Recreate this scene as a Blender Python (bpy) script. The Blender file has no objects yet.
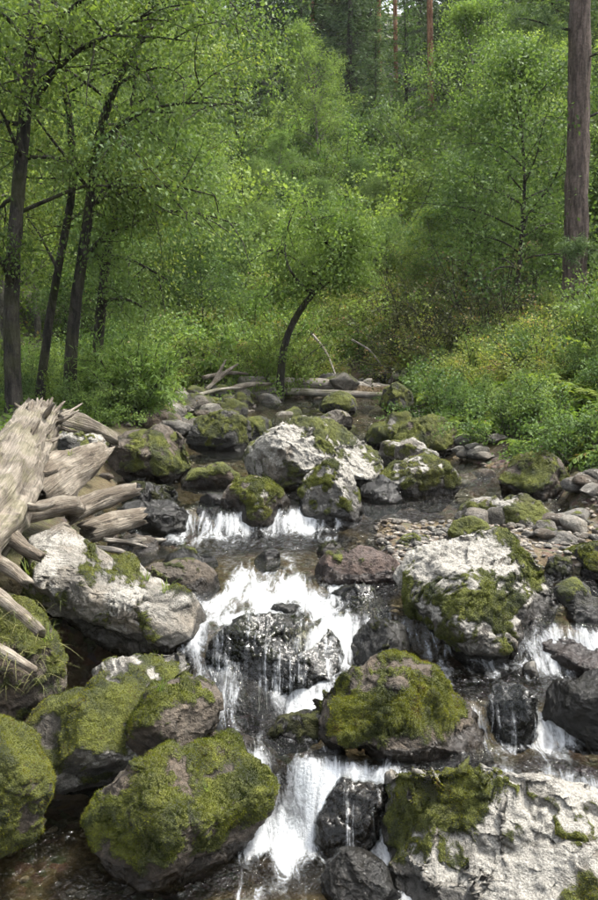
import bpy, bmesh, math, random
import numpy as np
from mathutils import Vector
from mathutils.bvhtree import BVHTree

# ------------------------------------------------------------------ camera, sky, sun, exposure
SC = bpy.context.scene
COL = SC.collection
CAM_Z, PITCH, FPX = 2.0, math.radians(7.6), 900.0
cam_data = bpy.data.cameras.new("camera")
cam_data.sensor_fit = 'VERTICAL'; cam_data.sensor_height = 36.0; cam_data.lens = 36.0
cam_data.clip_start = 0.05; cam_data.clip_end = 500
cam = bpy.data.objects.new("camera", cam_data); COL.objects.link(cam)
cam.location = (0, 0, CAM_Z); cam.rotation_euler = (math.radians(90) - PITCH, 0, 0)
SC.camera = cam

SUN_EL, SUN_AZ = math.radians(64), math.radians(78)      # azimuth from +Y (up the stream) towards +X
world = bpy.data.worlds.new("World"); SC.world = world; world.use_nodes = True
wn = world.node_tree; wn.nodes.clear()
sky = wn.nodes.new("ShaderNodeTexSky"); sky.sky_type = 'NISHITA'; sky.sun_disc = False
sky.sun_elevation = SUN_EL; sky.sun_rotation = SUN_AZ
sky.air_density = 1.0; sky.dust_density = 4.0; sky.ozone_density = 1.0
hs = wn.nodes.new("ShaderNodeHueSaturation"); hs.inputs['Saturation'].default_value = 0.30   # thin white cloud
bg = wn.nodes.new("ShaderNodeBackground"); bg.inputs['Strength'].default_value = 0.15
wo = wn.nodes.new("ShaderNodeOutputWorld")
wn.links.new(sky.outputs[0], hs.inputs['Color']); wn.links.new(hs.outputs[0], bg.inputs['Color'])
wn.links.new(bg.outputs[0], wo.inputs['Surface'])
sun_data = bpy.data.lights.new("sun", 'SUN'); sun_data.energy = 2.2; sun_data.angle = math.radians(9)
sun_data.color = (1.0, 0.95, 0.86)
sun = bpy.data.objects.new("sun", sun_data); COL.objects.link(sun)
sd = Vector((math.sin(SUN_AZ) * math.cos(SUN_EL), math.cos(SUN_AZ) * math.cos(SUN_EL), math.sin(SUN_EL)))
sun.rotation_euler = (-sd).to_track_quat('-Z', 'Y').to_euler()
SC.view_settings.view_transform = 'Standard'; SC.view_settings.look = 'None'
SC.view_settings.gamma = 1.0; SC.view_settings.use_curve_mapping = False
SC.view_settings.exposure = 2.02
SC.render.engine = 'CYCLES'
SC.cycles.use_denoising = True
SC.cycles.use_adaptive_sampling = True; SC.cycles.adaptive_threshold = 0.035
SC.cycles.max_bounces = 6; SC.cycles.diffuse_bounces = 3; SC.cycles.glossy_bounces = 3
SC.cycles.transmission_bounces = 4; SC.cycles.transparent_max_bounces = 10
SC.cycles.caustics_reflective = False; SC.cycles.caustics_refractive = False
SC.cycles.sample_clamp_indirect = 6.0

# ------------------------------------------------------------------ pixel helper (photo pixels, 598 x 900)
CP, SP = math.cos(PITCH), math.sin(PITCH)
def ray(px, py):
    a, b = (px - 299) / FPX, (450 - py) / FPX
    return np.array([a, CP + b * SP, -SP + b * CP])
CAM = np.array([0, 0, CAM_Z])
def at(px, py, Y):
    d = ray(px, py)
    return CAM + d * (Y / d[1])
def px2x(px, Y): return (px - 299) / FPX * Y * 1.0

# ------------------------------------------------------------------ numpy noise
def _hash(ix, iy, iz, seed):
    with np.errstate(over='ignore'):
        h = (ix.astype(np.uint32) * np.uint32(374761393) + iy.astype(np.uint32) * np.uint32(668265263)
             + iz.astype(np.uint32) * np.uint32(3266489917) + np.uint32(seed * 7919 + 12345))
        h = (h ^ (h >> np.uint32(13))) * np.uint32(1274126177)
        h = (h ^ (h >> np.uint32(15))) * np.uint32(2246822519)
        return h ^ (h >> np.uint32(16))
def pnoise(p, seed=0):
    p = np.asarray(p, dtype=np.float64)
    i = np.floor(p).astype(np.int64); f = p - i
    u = f * f * f * (f * (f * 6 - 15) + 10)
    out = np.zeros(len(p))
    for cx in (0, 1):
        for cy in (0, 1):
            for cz in (0, 1):
                h = _hash(i[:, 0] + cx, i[:, 1] + cy, i[:, 2] + cz, seed)
                gx = (h & np.uint32(1023)).astype(float) / 511.5 - 1
                gy = ((h >> np.uint32(10)) & np.uint32(1023)).astype(float) / 511.5 - 1
                gz = ((h >> np.uint32(20)) & np.uint32(1023)).astype(float) / 511.5 - 1
                d = gx * (f[:, 0] - cx) + gy * (f[:, 1] - cy) + gz * (f[:, 2] - cz)
                w = (u[:, 0] if cx else 1 - u[:, 0]) * (u[:, 1] if cy else 1 - u[:, 1]) * (u[:, 2] if cz else 1 - u[:, 2])
                out += w * d
    return out * 1.2
def fbm(p, octs=4, seed=0, gain=0.5, lac=2.03):
    p = np.asarray(p, dtype=np.float64); a, s, out = 1.0, 1.0, np.zeros(len(p))
    for o in range(octs):
        out += a * pnoise(p * s + o * 17.3, seed + o); a *= gain; s *= lac
    return out
def sst(a, b, x):
    t = np.clip((x - a) / (b - a), 0, 1); return t * t * (3 - 2 * t)

# ------------------------------------------------------------------ mesh helpers
def mesh_data(name, V, F, attrs=None, smooth=True):
    """F: (n,3) or (n,4) int array, or list of such arrays"""
    Fs = F if isinstance(F, (list, tuple)) else [F]
    Fs = [np.asarray(f, dtype=np.int32) for f in Fs if len(f)]
    V = np.asarray(V, dtype=np.float32)
    me = bpy.data.meshes.new(name)
    me.vertices.add(len(V)); me.vertices.foreach_set("co", V.ravel())
    loops = np.concatenate([f.ravel() for f in Fs])
    sizes = np.concatenate([np.full(len(f), f.shape[1], np.int32) for f in Fs])
    me.loops.add(len(loops)); me.loops.foreach_set("vertex_index", loops)
    starts = np.concatenate([[0], np.cumsum(sizes)[:-1]]).astype(np.int32)
    me.polygons.add(len(sizes)); me.polygons.foreach_set("loop_start", starts); me.polygons.foreach_set("loop_total", sizes)
    me.polygons.foreach_set("use_smooth", np.full(len(sizes), smooth, dtype=bool))
    me.update(calc_edges=True)
    for k, v in (attrs or {}).items():
        v = np.asarray(v, dtype=np.float32)
        if v.ndim == 1:
            me.attributes.new(k, 'FLOAT', 'POINT').data.foreach_set("value", v)
        else:
            me.attributes.new(k, 'FLOAT_VECTOR', 'POINT').data.foreach_set("vector", v.ravel())
    return me
def link(name, me, mat, parent=None):
    o = bpy.data.objects.new(name, me); COL.objects.link(o)
    if mat is not None and not me.materials: me.materials.append(mat)
    if parent is not None: o.parent = parent
    return o
def obj(name, V, F, mat, parent=None, attrs=None, smooth=True):
    return link(name, mesh_data(name, V, F, attrs, smooth), mat, parent)
def tag(o, label, cat, group=None, kind=None):
    o['label'] = label
    if cat: o['category'] = cat
    if group: o['group'] = group
    if kind: o['kind'] = kind
    return o
def empty(name, loc=(0, 0, 0), rz=0, s=1.0):
    o = bpy.data.objects.new(name, None); COL.objects.link(o)
    o.location = loc; o.rotation_euler = (0, 0, rz); o.scale = (s, s, s); o.empty_display_size = 0.1
    return o
def copy_tree(o, parent=None):
    c = o.copy(); COL.objects.link(c); c.parent = parent
    for ch in list(o.children): copy_tree(ch, c)
    return c
_ico = {}
def ico(sub):
    if sub not in _ico:
        bm = bmesh.new(); bmesh.ops.create_icosphere(bm, subdivisions=sub, radius=1.0)
        V = np.array([v.co[:] for v in bm.verts]); F = np.array([[v.index for v in f.verts] for f in bm.faces], dtype=np.int32)
        bm.free(); _ico[sub] = (V, F)
    return _ico[sub]
def vnormals(V, F):
    n = np.cross(V[F[:, 1]] - V[F[:, 0]], V[F[:, 2]] - V[F[:, 0]])
    N = np.zeros_like(V)
    for k in range(3): np.add.at(N, F[:, k], n)
    return N / (np.linalg.norm(N, axis=1, keepdims=True) + 1e-12)
def unit(v): return v / (np.linalg.norm(v, axis=-1, keepdims=True) + 1e-12)
class Acc:
    """collects vertices/faces/attributes of ONE part"""
    def __init__(s): s.V, s.T, s.Q, s.A, s.n = [], [], [], {}, 0
    def add(s, V, T=None, Q=None, **at_):
        if T is not None: s.T.append(np.asarray(T) + s.n)
        if Q is not None: s.Q.append(np.asarray(Q) + s.n)
        s.V.append(V)
        for k, v in at_.items(): s.A.setdefault(k, []).append(v)
        s.n += len(V)
    def build(s, name, mat, parent=None, smooth=True):
        F = []
        if s.T: F.append(np.concatenate(s.T))
        if s.Q: F.append(np.concatenate(s.Q))
        return obj(name, np.concatenate(s.V), F, mat, parent, {k: np.concatenate(v) for k, v in s.A.items()}, smooth)

# ------------------------------------------------------------------ materials
class NT:
    def __init__(s, name):
        s.m = bpy.data.materials.new(name); s.m.use_nodes = True; s.t = s.m.node_tree; s.t.nodes.clear()
        s.out = s.n("ShaderNodeOutputMaterial")
    def n(s, typ, **kw):
        nd = s.t.nodes.new(typ)
        for k, v in kw.items(): setattr(nd, k, v)
        return nd
    def put(s, sock, v):
        if isinstance(v, bpy.types.NodeSocket): s.t.links.new(v, sock)
        elif v is not None:
            if isinstance(v, (tuple, list)) and len(v) == 3 and sock.type == 'RGBA': v = (*v, 1)
            sock.default_value = v
    def attr(s, name, out='Fac'): return s.n("ShaderNodeAttribute", attribute_name=name).outputs[out]
    def noise(s, vec, scale, detail=4, rough=0.55, dist=0.0):
        nd = s.n("ShaderNodeTexNoise"); s.put(nd.inputs['Vector'], vec)
        nd.inputs['Scale'].default_value = scale; nd.inputs['Detail'].default_value = detail
        nd.inputs['Roughness'].default_value = rough; nd.inputs['Distortion'].default_value = dist
        return nd.outputs['Fac']
    def voro(s, vec, scale, feature='F1', out='Distance'):
        nd = s.n("ShaderNodeTexVoronoi", feature=feature); s.put(nd.inputs['Vector'], vec); nd.inputs['Scale'].default_value = scale
        return nd.outputs[out]
    def math(s, op, a, b=None, clamp=False):
        nd = s.n("ShaderNodeMath", operation=op, use_clamp=clamp); s.put(nd.inputs[0], a); s.put(nd.inputs[1], b); return nd.outputs[0]
    def ramp(s, v, a, b, lo=0.0, hi=1.0):
        nd = s.n("ShaderNodeMapRange", interpolation_type='SMOOTHSTEP'); s.put(nd.inputs['Value'], v)
        s.put(nd.inputs['From Min'], a); s.put(nd.inputs['From Max'], b)
        s.put(nd.inputs['To Min'], lo); s.put(nd.inputs['To Max'], hi); return nd.outputs['Result']
    def mix(s, f, a, b, mode='MIX'):
        nd = s.n("ShaderNodeMix", data_type='RGBA', blend_type=mode); s.put(nd.inputs[0], f); s.put(nd.inputs[6], a); s.put(nd.inputs[7], b)
        return nd.outputs[2]
    def mul(s, c, f):
        nd = s.n("ShaderNodeVectorMath", operation='SCALE'); s.put(nd.inputs[0], c); s.put(nd.inputs['Scale'], f); return nd.outputs[0]
    def bump(s, h, strength, dist, normal=None):
        nd = s.n("ShaderNodeBump"); nd.inputs['Distance'].default_value = dist; s.put(nd.inputs['Strength'], strength); s.put(nd.inputs['Height'], h)
        if normal is not None: s.put(nd.inputs['Normal'], normal)
        return nd.outputs[0]
    def princ(s, col, rough, normal=None, spec=0.5):
        nd = s.n("ShaderNodeBsdfPrincipled"); s.put(nd.inputs['Base Color'], col); s.put(nd.inputs['Roughness'], rough)
        s.put(nd.inputs['Specular IOR Level'], spec)
        if normal is not None: s.put(nd.inputs['Normal'], normal)
        return nd.outputs[0]
    def mixs(s, f, a, b):
        nd = s.n("ShaderNodeMixShader"); s.put(nd.inputs[0], f); s.t.links.new(a, nd.inputs[1]); s.t.links.new(b, nd.inputs[2]); return nd.outputs[0]
    def done(s, sh): s.t.links.new(sh, s.out.inputs['Surface']); return s.m
    def pos(s): return s.n("ShaderNodeNewGeometry").outputs['Position']
    def objc(s): return s.n("ShaderNodeTexCoord").outputs['Object']
    def scalev(s, v, xyz):
        nd = s.n("ShaderNodeVectorMath", operation='MULTIPLY'); s.put(nd.inputs[0], v); nd.inputs[1].default_value = xyz; return nd.outputs[0]

def mat_rock():
    t = NT("rock"); p = t.pos()
    tone = t.attr("tone", 'Vector'); moss = t.attr("moss"); lich = t.attr("lichen"); wet = t.attr("wet")
    n1 = t.noise(p, 7, 6, 0.62); n2 = t.noise(p, 34, 6, 0.65, 0.4); n3 = t.noise(p, 130, 4, 0.6)
    n4 = t.noise(p, 2.6, 4, 0.6)
    stone = t.mul(tone, t.ramp(n1, 0.25, 0.75, 0.55, 1.45))
    stone = t.mul(stone, t.ramp(n2, 0.3, 0.7, 0.6, 1.3))
    stone = t.mix(t.ramp(n4, 0.45, 0.62, 0, 0.45), stone, t.mix(1.0, stone, (1.15, 0.97, 0.78), 'MULTIPLY'))
    crack = t.ramp(t.voro(t.mix(0.12, p, t.n("ShaderNodeTexNoise").outputs['Color']), 9, 'DISTANCE_TO_EDGE'), 0.0, 0.03)
    stone = t.mul(stone, t.math('ADD', t.math('MULTIPLY', crack, 0.15), 0.85))
    # pale lichen crust, broken up by noise
    lm = t.ramp(t.math('ADD', lich, t.math('MULTIPLY', t.math('SUBTRACT', t.math('ADD', t.math('MULTIPLY', n2, .5), t.math('ADD', t.math('MULTIPLY', n1, .2), t.math('MULTIPLY', n3, .3))), 0.5), 2.0)), 0.34, 0.66)
    lcol = t.mix(t.ramp(n3, 0.3, 0.7), (0.15, 0.142, 0.122), (0.32, 0.305, 0.27))
    lcol = t.mix(t.ramp(n2, 0.52, 0.72), lcol, (0.11, 0.105, 0.088))
    stone = t.mix(lm, stone, lcol)
    # moss
    mm = t.ramp(t.math('ADD', moss, t.math('MULTIPLY', t.math('SUBTRACT', t.math('ADD', t.math('MULTIPLY', n2, .55), t.math('MULTIPLY', n3, .45)), 0.5), 1.5)), 0.40, 0.62)
    mcol = t.mix(t.ramp(n1, 0.32, 0.66), (0.020, 0.026, 0.005), (0.088, 0.098, 0.010))
    mcol = t.mix(t.ramp(t.noise(p, 16, 4, 0.6), 0.55, 0.72), mcol, (0.125, 0.134, 0.014))
    mcol = t.mix(t.ramp(n4, 0.52, 0.70, 0, 0.35), mcol, (0.050, 0.037, 0.012))
    mcol = t.mul(mcol, t.ramp(n3, 0.25, 0.75, 0.55, 1.35))
    col = t.mix(mm, stone, mcol)
    dry = t.ramp(t.math('ADD', wet, t.math('MULTIPLY', t.math('SUBTRACT', n1, .5), .8)), 0.35, 0.65, 1.0, 0.26)
    col = t.mul(col, dry)
    rough = t.ramp(dry, 0.26, 1.0, 0.22, 0.85)
    rough = t.math('MAXIMUM', rough, t.math('MULTIPLY', mm, 0.9))
    h = t.math('ADD', t.math('MULTIPLY', n1, 0.9), t.math('ADD', t.math('MULTIPLY', n2, 0.5), t.math('MULTIPLY', n3, t.math('ADD', t.math('MULTIPLY', mm, 0.55), 0.12))))
    h = t.math('ADD', h, t.math('MULTIPLY', mm, 0.22)); h = t.math('ADD', h, t.math('MULTIPLY', crack, 0.02)); h = t.math('ADD', h, t.math('MULTIPLY', lm, 0.07))
    nd = t.princ(col, rough, t.bump(h, 0.9, 0.05), t.ramp(dry, 0.26, 1.0, 0.22, 0.45)).node
    t.put(nd.inputs['Coat Weight'], t.math('MULTIPLY', t.ramp(dry, 0.26, 0.9, 0.32, 0.0), t.math('SUBTRACT', 1.0, t.math('MULTIPLY', mm, .8))))
    nd.inputs['Coat Roughness'].default_value = 0.11; nd.inputs['Coat IOR'].default_value = 1.4
    t.put(nd.inputs['Coat Normal'], t.bump(t.math('ADD', n1, t.math('MULTIPLY', n2, .35)), 0.55, 0.04))
    return t.done(nd.outputs[0])

def mat_ground():
    t = NT("ground"); p = t.pos(); bed = t.attr("bed")
    n1 = t.noise(p, 2.2, 5); n2 = t.noise(p, 20, 5, 0.65); v = t.voro(p, 22, 'F1', 'Color'); vd = t.voro(p, 22)
    soil = t.mix(t.ramp(n2, .35, .65), (0.010, 0.008, 0.006), (0.032, 0.024, 0.015))
    soil = t.mix(t.ramp(n1, .45, .62), soil, t.mix(t.ramp(n2, .3, .7), (0.018, 0.026, 0.007), (0.05, 0.065, 0.014)))
    peb = t.mix(0.4, (0.095, 0.076, 0.050), v, 'MULTIPLY'); peb = t.mix(t.ramp(n1, .4, .6), peb, (0.085, 0.062, 0.033))
    col = t.mix(bed, soil, peb)
    h = t.math('ADD', n2, t.math('MULTIPLY', t.math('MULTIPLY', vd, bed), -0.7))
    return t.done(t.princ(col, 0.85, t.bump(h, 0.8, 0.05), 0.3))

def mat_water(name="water", bs=0.8):
    t = NT(name); p = t.pos(); foam = t.attr("foam"); guv = t.attr("flow", 'Vector')
    rip = t.math('ADD', t.noise(t.scalev(p, (1, 0.6, 1)), 16, 4, .6, .6), t.math('MULTIPLY', t.noise(p, 55, 3, .6), 0.35))
    f1 = t.noise(t.scalev(guv, (16, 5.5, 5.5)), 1.0, 6, .68, 1.3); f2 = t.noise(p, 75, 4, .7)
    fm = t.math('ADD', foam, t.math('MULTIPLY', t.math('SUBTRACT', t.math('ADD', t.math('MULTIPLY', f1, .80), t.math('MULTIPLY', f2, .20)), .5), 2.2))
    fmask = t.ramp(fm, 0.38, 1.30, 0.0, 0.94)
    nrm = t.bump(rip, bs, 0.045)
    fr = t.n("ShaderNodeFresnel"); fr.inputs['IOR'].default_value = 1.33; t.t.links.new(nrm, fr.inputs['Normal'])
    gl = t.n("ShaderNodeBsdfGlossy"); gl.inputs['Roughness'].default_value = 0.06 if bs > .5 else 0.2; t.t.links.new(nrm, gl.inputs['Normal'])
    tr = t.n("ShaderNodeBsdfTransparent"); tr.inputs['Color'].default_value = (0.66, 0.65, 0.54, 1) if bs > .5 else (.86, .87, .85, 1)
    surf = t.mixs(t.math('MULTIPLY', fr.outputs[0], 1.0), tr.outputs[0], gl.outputs[0])
    fn = t.bump(t.math('ADD', f1, t.math('MULTIPLY', f2, .5)), 0.5, 0.04)
    fo = t.n("ShaderNodeBsdfPrincipled"); fo.inputs['Base Color'].default_value = (0.74, 0.77, 0.79, 1); fo.inputs['Roughness'].default_value = 0.35
    t.t.links.new(fn, fo.inputs['Normal'])
    tl = t.n("ShaderNodeBsdfTranslucent"); tl.inputs['Color'].default_value = (0.8, 0.83, 0.85, 1)
    fsh = t.mixs(0.3, fo.outputs[0], tl.outputs[0])
    return t.done(t.mixs(fmask, surf, fsh))

def mat_strand():
    t = NT("falling_water"); p = t.pos()
    n = t.noise(t.scalev(p, (60, 60, 22)), 1.0, 3, .6)
    tr = t.n("ShaderNodeBsdfTransparent"); tr.inputs['Color'].default_value = (0.93, 0.95, 0.95, 1)
    b = t.princ((0.82, 0.84, 0.85), 0.15, None, 0.6)
    return t.done(t.mixs(t.ramp(n, .38, .66, 0.05, .85), tr.outputs[0], b))

def mat_leaf(name, dark, light, trans=0.38, dry=None, rough=0.5):
    t = NT(name); tint = t.attr("tint")
    oi = t.n("ShaderNodeObjectInfo")
    col = t.mul(t.mix(tint, dark, light), 1.12)
    if dry: col = t.mix(t.ramp(tint, 0.90, 0.97), col, dry)
    hsv = t.n("ShaderNodeHueSaturation"); t.put(hsv.inputs['Color'], col)
    t.put(hsv.inputs['Hue'], t.ramp(oi.outputs['Random'], 0, 1, 0.485, 0.512)); t.put(hsv.inputs['Value'], t.ramp(oi.outputs['Random'], 0, 1, 1.2, 0.8))
    c = hsv.outputs[0]
    a = t.princ(c, rough + .1, None, 0.2)
    tl = t.n("ShaderNodeBsdfTranslucent"); t.put(tl.inputs['Color'], t.mix(1.0, c, (1.35, 1.35, 0.7), 'MULTIPLY'))
    return t.done(t.mixs(trans, a, tl.outputs[0]))

def mat_bark(name, dark, light, scale=(14, 14, 3.2), moss=0.0, plates=False):
    t = NT(name); p = t.objc()
    q = t.scalev(p, scale)
    n = t.noise(q, 1.0, 6, .65, .5); f = t.noise(p, 30, 5, .65)
    v = t.voro(t.mix(0.30, q, t.n("ShaderNodeTexNoise").outputs['Color']), 1.6, 'DISTANCE_TO_EDGE')
    k = t.ramp(n, .35, .65)
    if plates: k = t.math('ADD', t.math('MULTIPLY', t.ramp(v, 0.0, 0.35), .35), t.math('MULTIPLY', t.ramp(n, .32, .66), .65))
    col = t.mix(k, dark, light); col = t.mul(col, t.ramp(f, .3, .7, .7, 1.25))
    if moss: col = t.mix(t.math('MULTIPLY', t.ramp(t.noise(p, 4, 4), .45, .6), moss), col, (0.05, 0.06, 0.012))
    return t.done(t.princ(col, .9, t.bump(t.math('ADD', k, t.math('MULTIPLY', f, .4)), 0.8, 0.03), 0.25))

def mat_wood(name, dark, mid, light, moss=0.0):
    t = NT(name); p = t.pos(); g = t.attr("grain", 'Vector')
    n = t.noise(t.scalev(g, (2.5, 30, 30)), 1.0, 6, .65, .6); n2 = t.noise(p, 7, 5, .6); n3 = t.noise(t.scalev(g, (7, 110, 110)), 1.0, 4, .65)
    col = t.mix(t.ramp(n, .3, .5), dark, mid); col = t.mix(t.ramp(n2, .42, .62), col, light)
    col = t.mul(col, t.ramp(n3, .3, .7, .6, 1.2))
    if moss: col = t.mix(t.math('MULTIPLY', t.ramp(t.noise(p, 5, 5, .65), .48, .58), moss), col, (0.09, 0.10, 0.015))
    return t.done(t.princ(col, .85, t.bump(t.math('ADD', n, n3), 1.0, .03), .25))

M = dict(
    rock=mat_rock(), ground=mat_ground(), water=mat_water(), film=mat_water('water_film', 0.22), strand=mat_strand(),
    leaf_alder=mat_leaf("alder_leaf", (0.048, 0.080, 0.020), (0.150, 0.205, 0.050), 0.42),
    leaf_bright=mat_leaf("bright_leaf", (0.062, 0.108, 0.026), (0.155, 0.228, 0.064), 0.45),
    leaf_mid=mat_leaf("mid_leaf", (0.042, 0.078, 0.025), (0.118, 0.178, 0.056), 0.42),
    leaf_yellow=mat_leaf("yellow_leaf", (0.062, 0.092, 0.022), (0.155, 0.190, 0.050), 0.42, (0.22, 0.18, 0.08)),
    leaf_fern=mat_leaf("fern_leaf", (0.045, 0.085, 0.015), (0.135, 0.190, 0.040), 0.42, (0.26, 0.19, 0.08)),
    leaf_dull=mat_leaf("dull_leaf", (0.040, 0.050, 0.020), (0.110, 0.115, 0.045), 0.3, (0.20, 0.12, 0.06)),
    needle=mat_leaf("spruce_needle", (0.030, 0.060, 0.026), (0.098, 0.150, 0.062), 0.3),
    needle_light=mat_leaf("larch_needle", (0.05, 0.10, 0.028), (0.130, 0.195, 0.06), 0.4),
    grass=mat_leaf("grass_blade", (0.055, 0.095, 0.016), (0.16, 0.21, 0.05), 0.4, (0.30, 0.24, 0.12)),
    drygrass=mat_leaf("dry_grass", (0.06, 0.075, 0.02), (0.20, 0.18, 0.08), 0.3),
    mossblade=mat_leaf("moss_tuft", (0.016, 0.024, 0.004), (0.150, 0.165, 0.016), 0.35, (0.075, 0.052, 0.018), 0.8),
    bark_dark=mat_bark("dark_bark", (0.010, 0.009, 0.008), (0.052, 0.046, 0.038), moss=0.3),
    bark_grey=mat_bark("grey_bark", (0.05, 0.046, 0.042), (0.17, 0.155, 0.135)),
    bark_pine=mat_bark("pine_bark", (0.042, 0.032, 0.027), (0.150, 0.115, 0.098), (15, 15, 3.0), plates=True),
    bark_red=mat_bark("red_bark", (0.12, 0.055, 0.03), (0.30, 0.16, 0.09)),
    drift=mat_wood("driftwood", (0.03, 0.023, 0.017), (0.15, 0.124, 0.094), (0.29, 0.255, 0.205)),
    drift_moss=mat_wood("mossy_driftwood", (0.03, 0.023, 0.017), (0.14, 0.12, 0.095), (0.25, 0.22, 0.178), 0.22),
    greywood=mat_wood("grey_wood", (0.06, 0.052, 0.045), (0.19, 0.17, 0.145), (0.29, 0.265, 0.23), 0.25),
)

# ------------------------------------------------------------------ stream and terrain
def stepf(y, c, w): return sst(-0.5, 0.5, (y - c) / w)
def water_z(x, y):
    x = np.asarray(x, float); y = np.asarray(y, float)
    wob = 0.05 * np.sin(x * 7 + 1.3) + 0.03 * np.sin(x * 17 + y)
    z = 0.29 * stepf(y, np.interp(x, [-1, -.45, -.2, .05, .5, 1.5], [4.2, 3.95, 3.52, 3.42, 3.36, 3.30]) + wob * .5, 0.26)
    z = z + 0.13 * stepf(y, np.interp(x, [-.6, -.3, 0, .22, .45, 1.2, 1.6], [3.98, 3.93, 3.93, 3.92, 3.73, 3.74, 3.76]) + wob * .4, 0.20)
    z = z + 0.19 * stepf(y, np.interp(x, [-.6, -.3, 0, .2, .35, .6, 1.2, 1.5], [4.25, 4.12, 4.08, 4.28, 4.42, 4.45, 4.25, 4.2]) + wob * .5, np.interp(x, [-.4, 0, .4], [0.34, 0.2, 0.28]))
    z = z + 0.07 * stepf(y, 4.85 + wob, 0.75)
    z = z + 0.15 * stepf(y, np.interp(x, [-1.2, -.7, 0, .5], [5.85, 6.02, 6.12, 6.2]) + wob, np.interp(x, [-1.1, -.85, .28, .45], [.9, .2, .2, 1.1]))
    z = z + 0.08 * stepf(y, 7.25 + wob * 2, 0.30)
    z = z + np.interp(y, [7.6, 10, 13, 18, 30, 60, 100], [0, 0.01, 0.01, 0.62, 4.0, 16, 29.5])
    for c, h in ((9.1, .05), (10.4, .06), (11.7, .06)): z = z + h * stepf(y, c + wob * 3, .25)
    z = z - 0.045
    return z
def wprof(y): return np.interp(y, [-20, 3.3, 3.6, 3.8, 4.0, 4.2, 4.5, 5.2, 6.0, 6.2, 7.1, 7.4, 10, 13, 18, 30, 60, 100],
                               [0, 0, .22, .28, .42, .55, .61, .68, .68, .83, .85, .91, .96, 1.01, 1.66, 5.0, 17, 30.5])
EL = ([-10, 2, 3, 3.6, 4.2, 5, 6, 7, 8.5, 10, 13, 18, 30], [-2.2, -2.1, -1.9, -1.75, -1.6, -1.35, -1.4, -1.5, -1.5, -1.2, .1, 1.3, 3])
ER = ([-10, 2, 4, 5, 6.5, 8, 10, 13, 18, 30], [2.5, 2.1, 1.9, 2.0, 2.05, 1.5, 1.35, 1.6, 2.3, 4])
def terrain_z(x, y):
    x = np.asarray(x, float); y = np.asarray(y, float)
    w = wprof(y); eL = np.interp(y, *EL); eR = np.interp(y, *ER)
    dL = np.maximum(eL - x, 0); dR = np.maximum(x - eR, 0)
    left = np.interp(dL, [0, .35, .9, 4.0, 12, 60], [0, .16, .26, .42, 3.6, 26]) * (1 - .45 * sst(8.5, 10.5, y) * (1 - sst(4, 8, dL)))
    right = np.interp(dR, [0, .3, 1.0, 4, 14, 60], [0, .12, .42, 1.6, 7.2, 30])
    c = np.clip(np.minimum(x - eL, eR - x) / 0.35, 0, 1)
    bed = -0.17 * c
    z = w + left + right + bed
    wz = np.minimum(water_z(x, y), water_z(x, y - .22)) - .16
    z = np.where((y > 2) & (y < 7.2), z * (1 - c) + np.minimum(z, wz) * c, z)
    pit = sst(3.3, 3.6, y) * (1 - sst(4.45, 4.8, y)) * (1 - sst(-.75, -.55, x)) * sst(-1.75, -1.45, x)
    z = z * (1 - pit) - .13 * pit
    hill = np.maximum(0, y - 14.5 - 0.25 * np.abs(x - 1)) * 0.40 + 1.2
    z = np.where(y > 13, np.maximum(z, np.minimum(hill, z + 6)), z)
    # gravel bar beside the pool
    bar = sst(.35, .6, x) * (1 - sst(2.0, 2.3, x)) * sst(4.85, 5.1, y) * (1 - sst(6.0, 6.25, y))
    z = z * (1 - bar) + (water_z(x, y) * 0 + 0.705) * bar
    return z
def terr(x, y):
    p = np.stack([np.atleast_1d(x), np.atleast_1d(y), np.zeros(np.size(x))], 1).astype(float)
    return terrain_z(p[:, 0], p[:, 1]) + 0.035 * fbm(p * 2.3, 4, 5) + 0.25 * fbm(p * 0.22, 3, 9) * sst(9, 20, p[:, 1])
def terr1(x, y): return float(terr(np.array([x]), np.array([y]))[0])

xs = np.unique(np.concatenate([np.arange(-4, 4.01, .06), np.arange(-12, 12.1, .3), np.arange(-70, 70.1, 2.5)]))
ys = np.unique(np.concatenate([np.arange(1.5, 9, .06), np.arange(9, 20, .15), np.arange(20, 50, .8), np.arange(-14, 110, 3.0)]))
def grid(xs, ys):
    X, Y = np.meshgrid(xs, ys); nx, ny = len(xs), len(ys)
    i = np.arange(ny - 1)[:, None] * nx + np.arange(nx - 1)[None]
    return X.ravel(), Y.ravel(), np.stack([i, i + 1, i + nx + 1, i + nx], -1).reshape(-1, 4)
X, Y, Q = grid(xs, ys)
Z = terr(X, Y)
eL = np.interp(Y, *EL); eR = np.interp(Y, *ER)
bed = sst(-.5, .15, np.minimum(X - eL, eR - X)) * (1 - sst(14, 18, Y))
g = obj("ground", np.stack([X, Y, Z], 1), Q, M['ground'], attrs={'bed': bed}); g['kind'] = 'structure'; g['label'] = 'forest floor and stony stream bed rising to the hillside'

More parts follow.
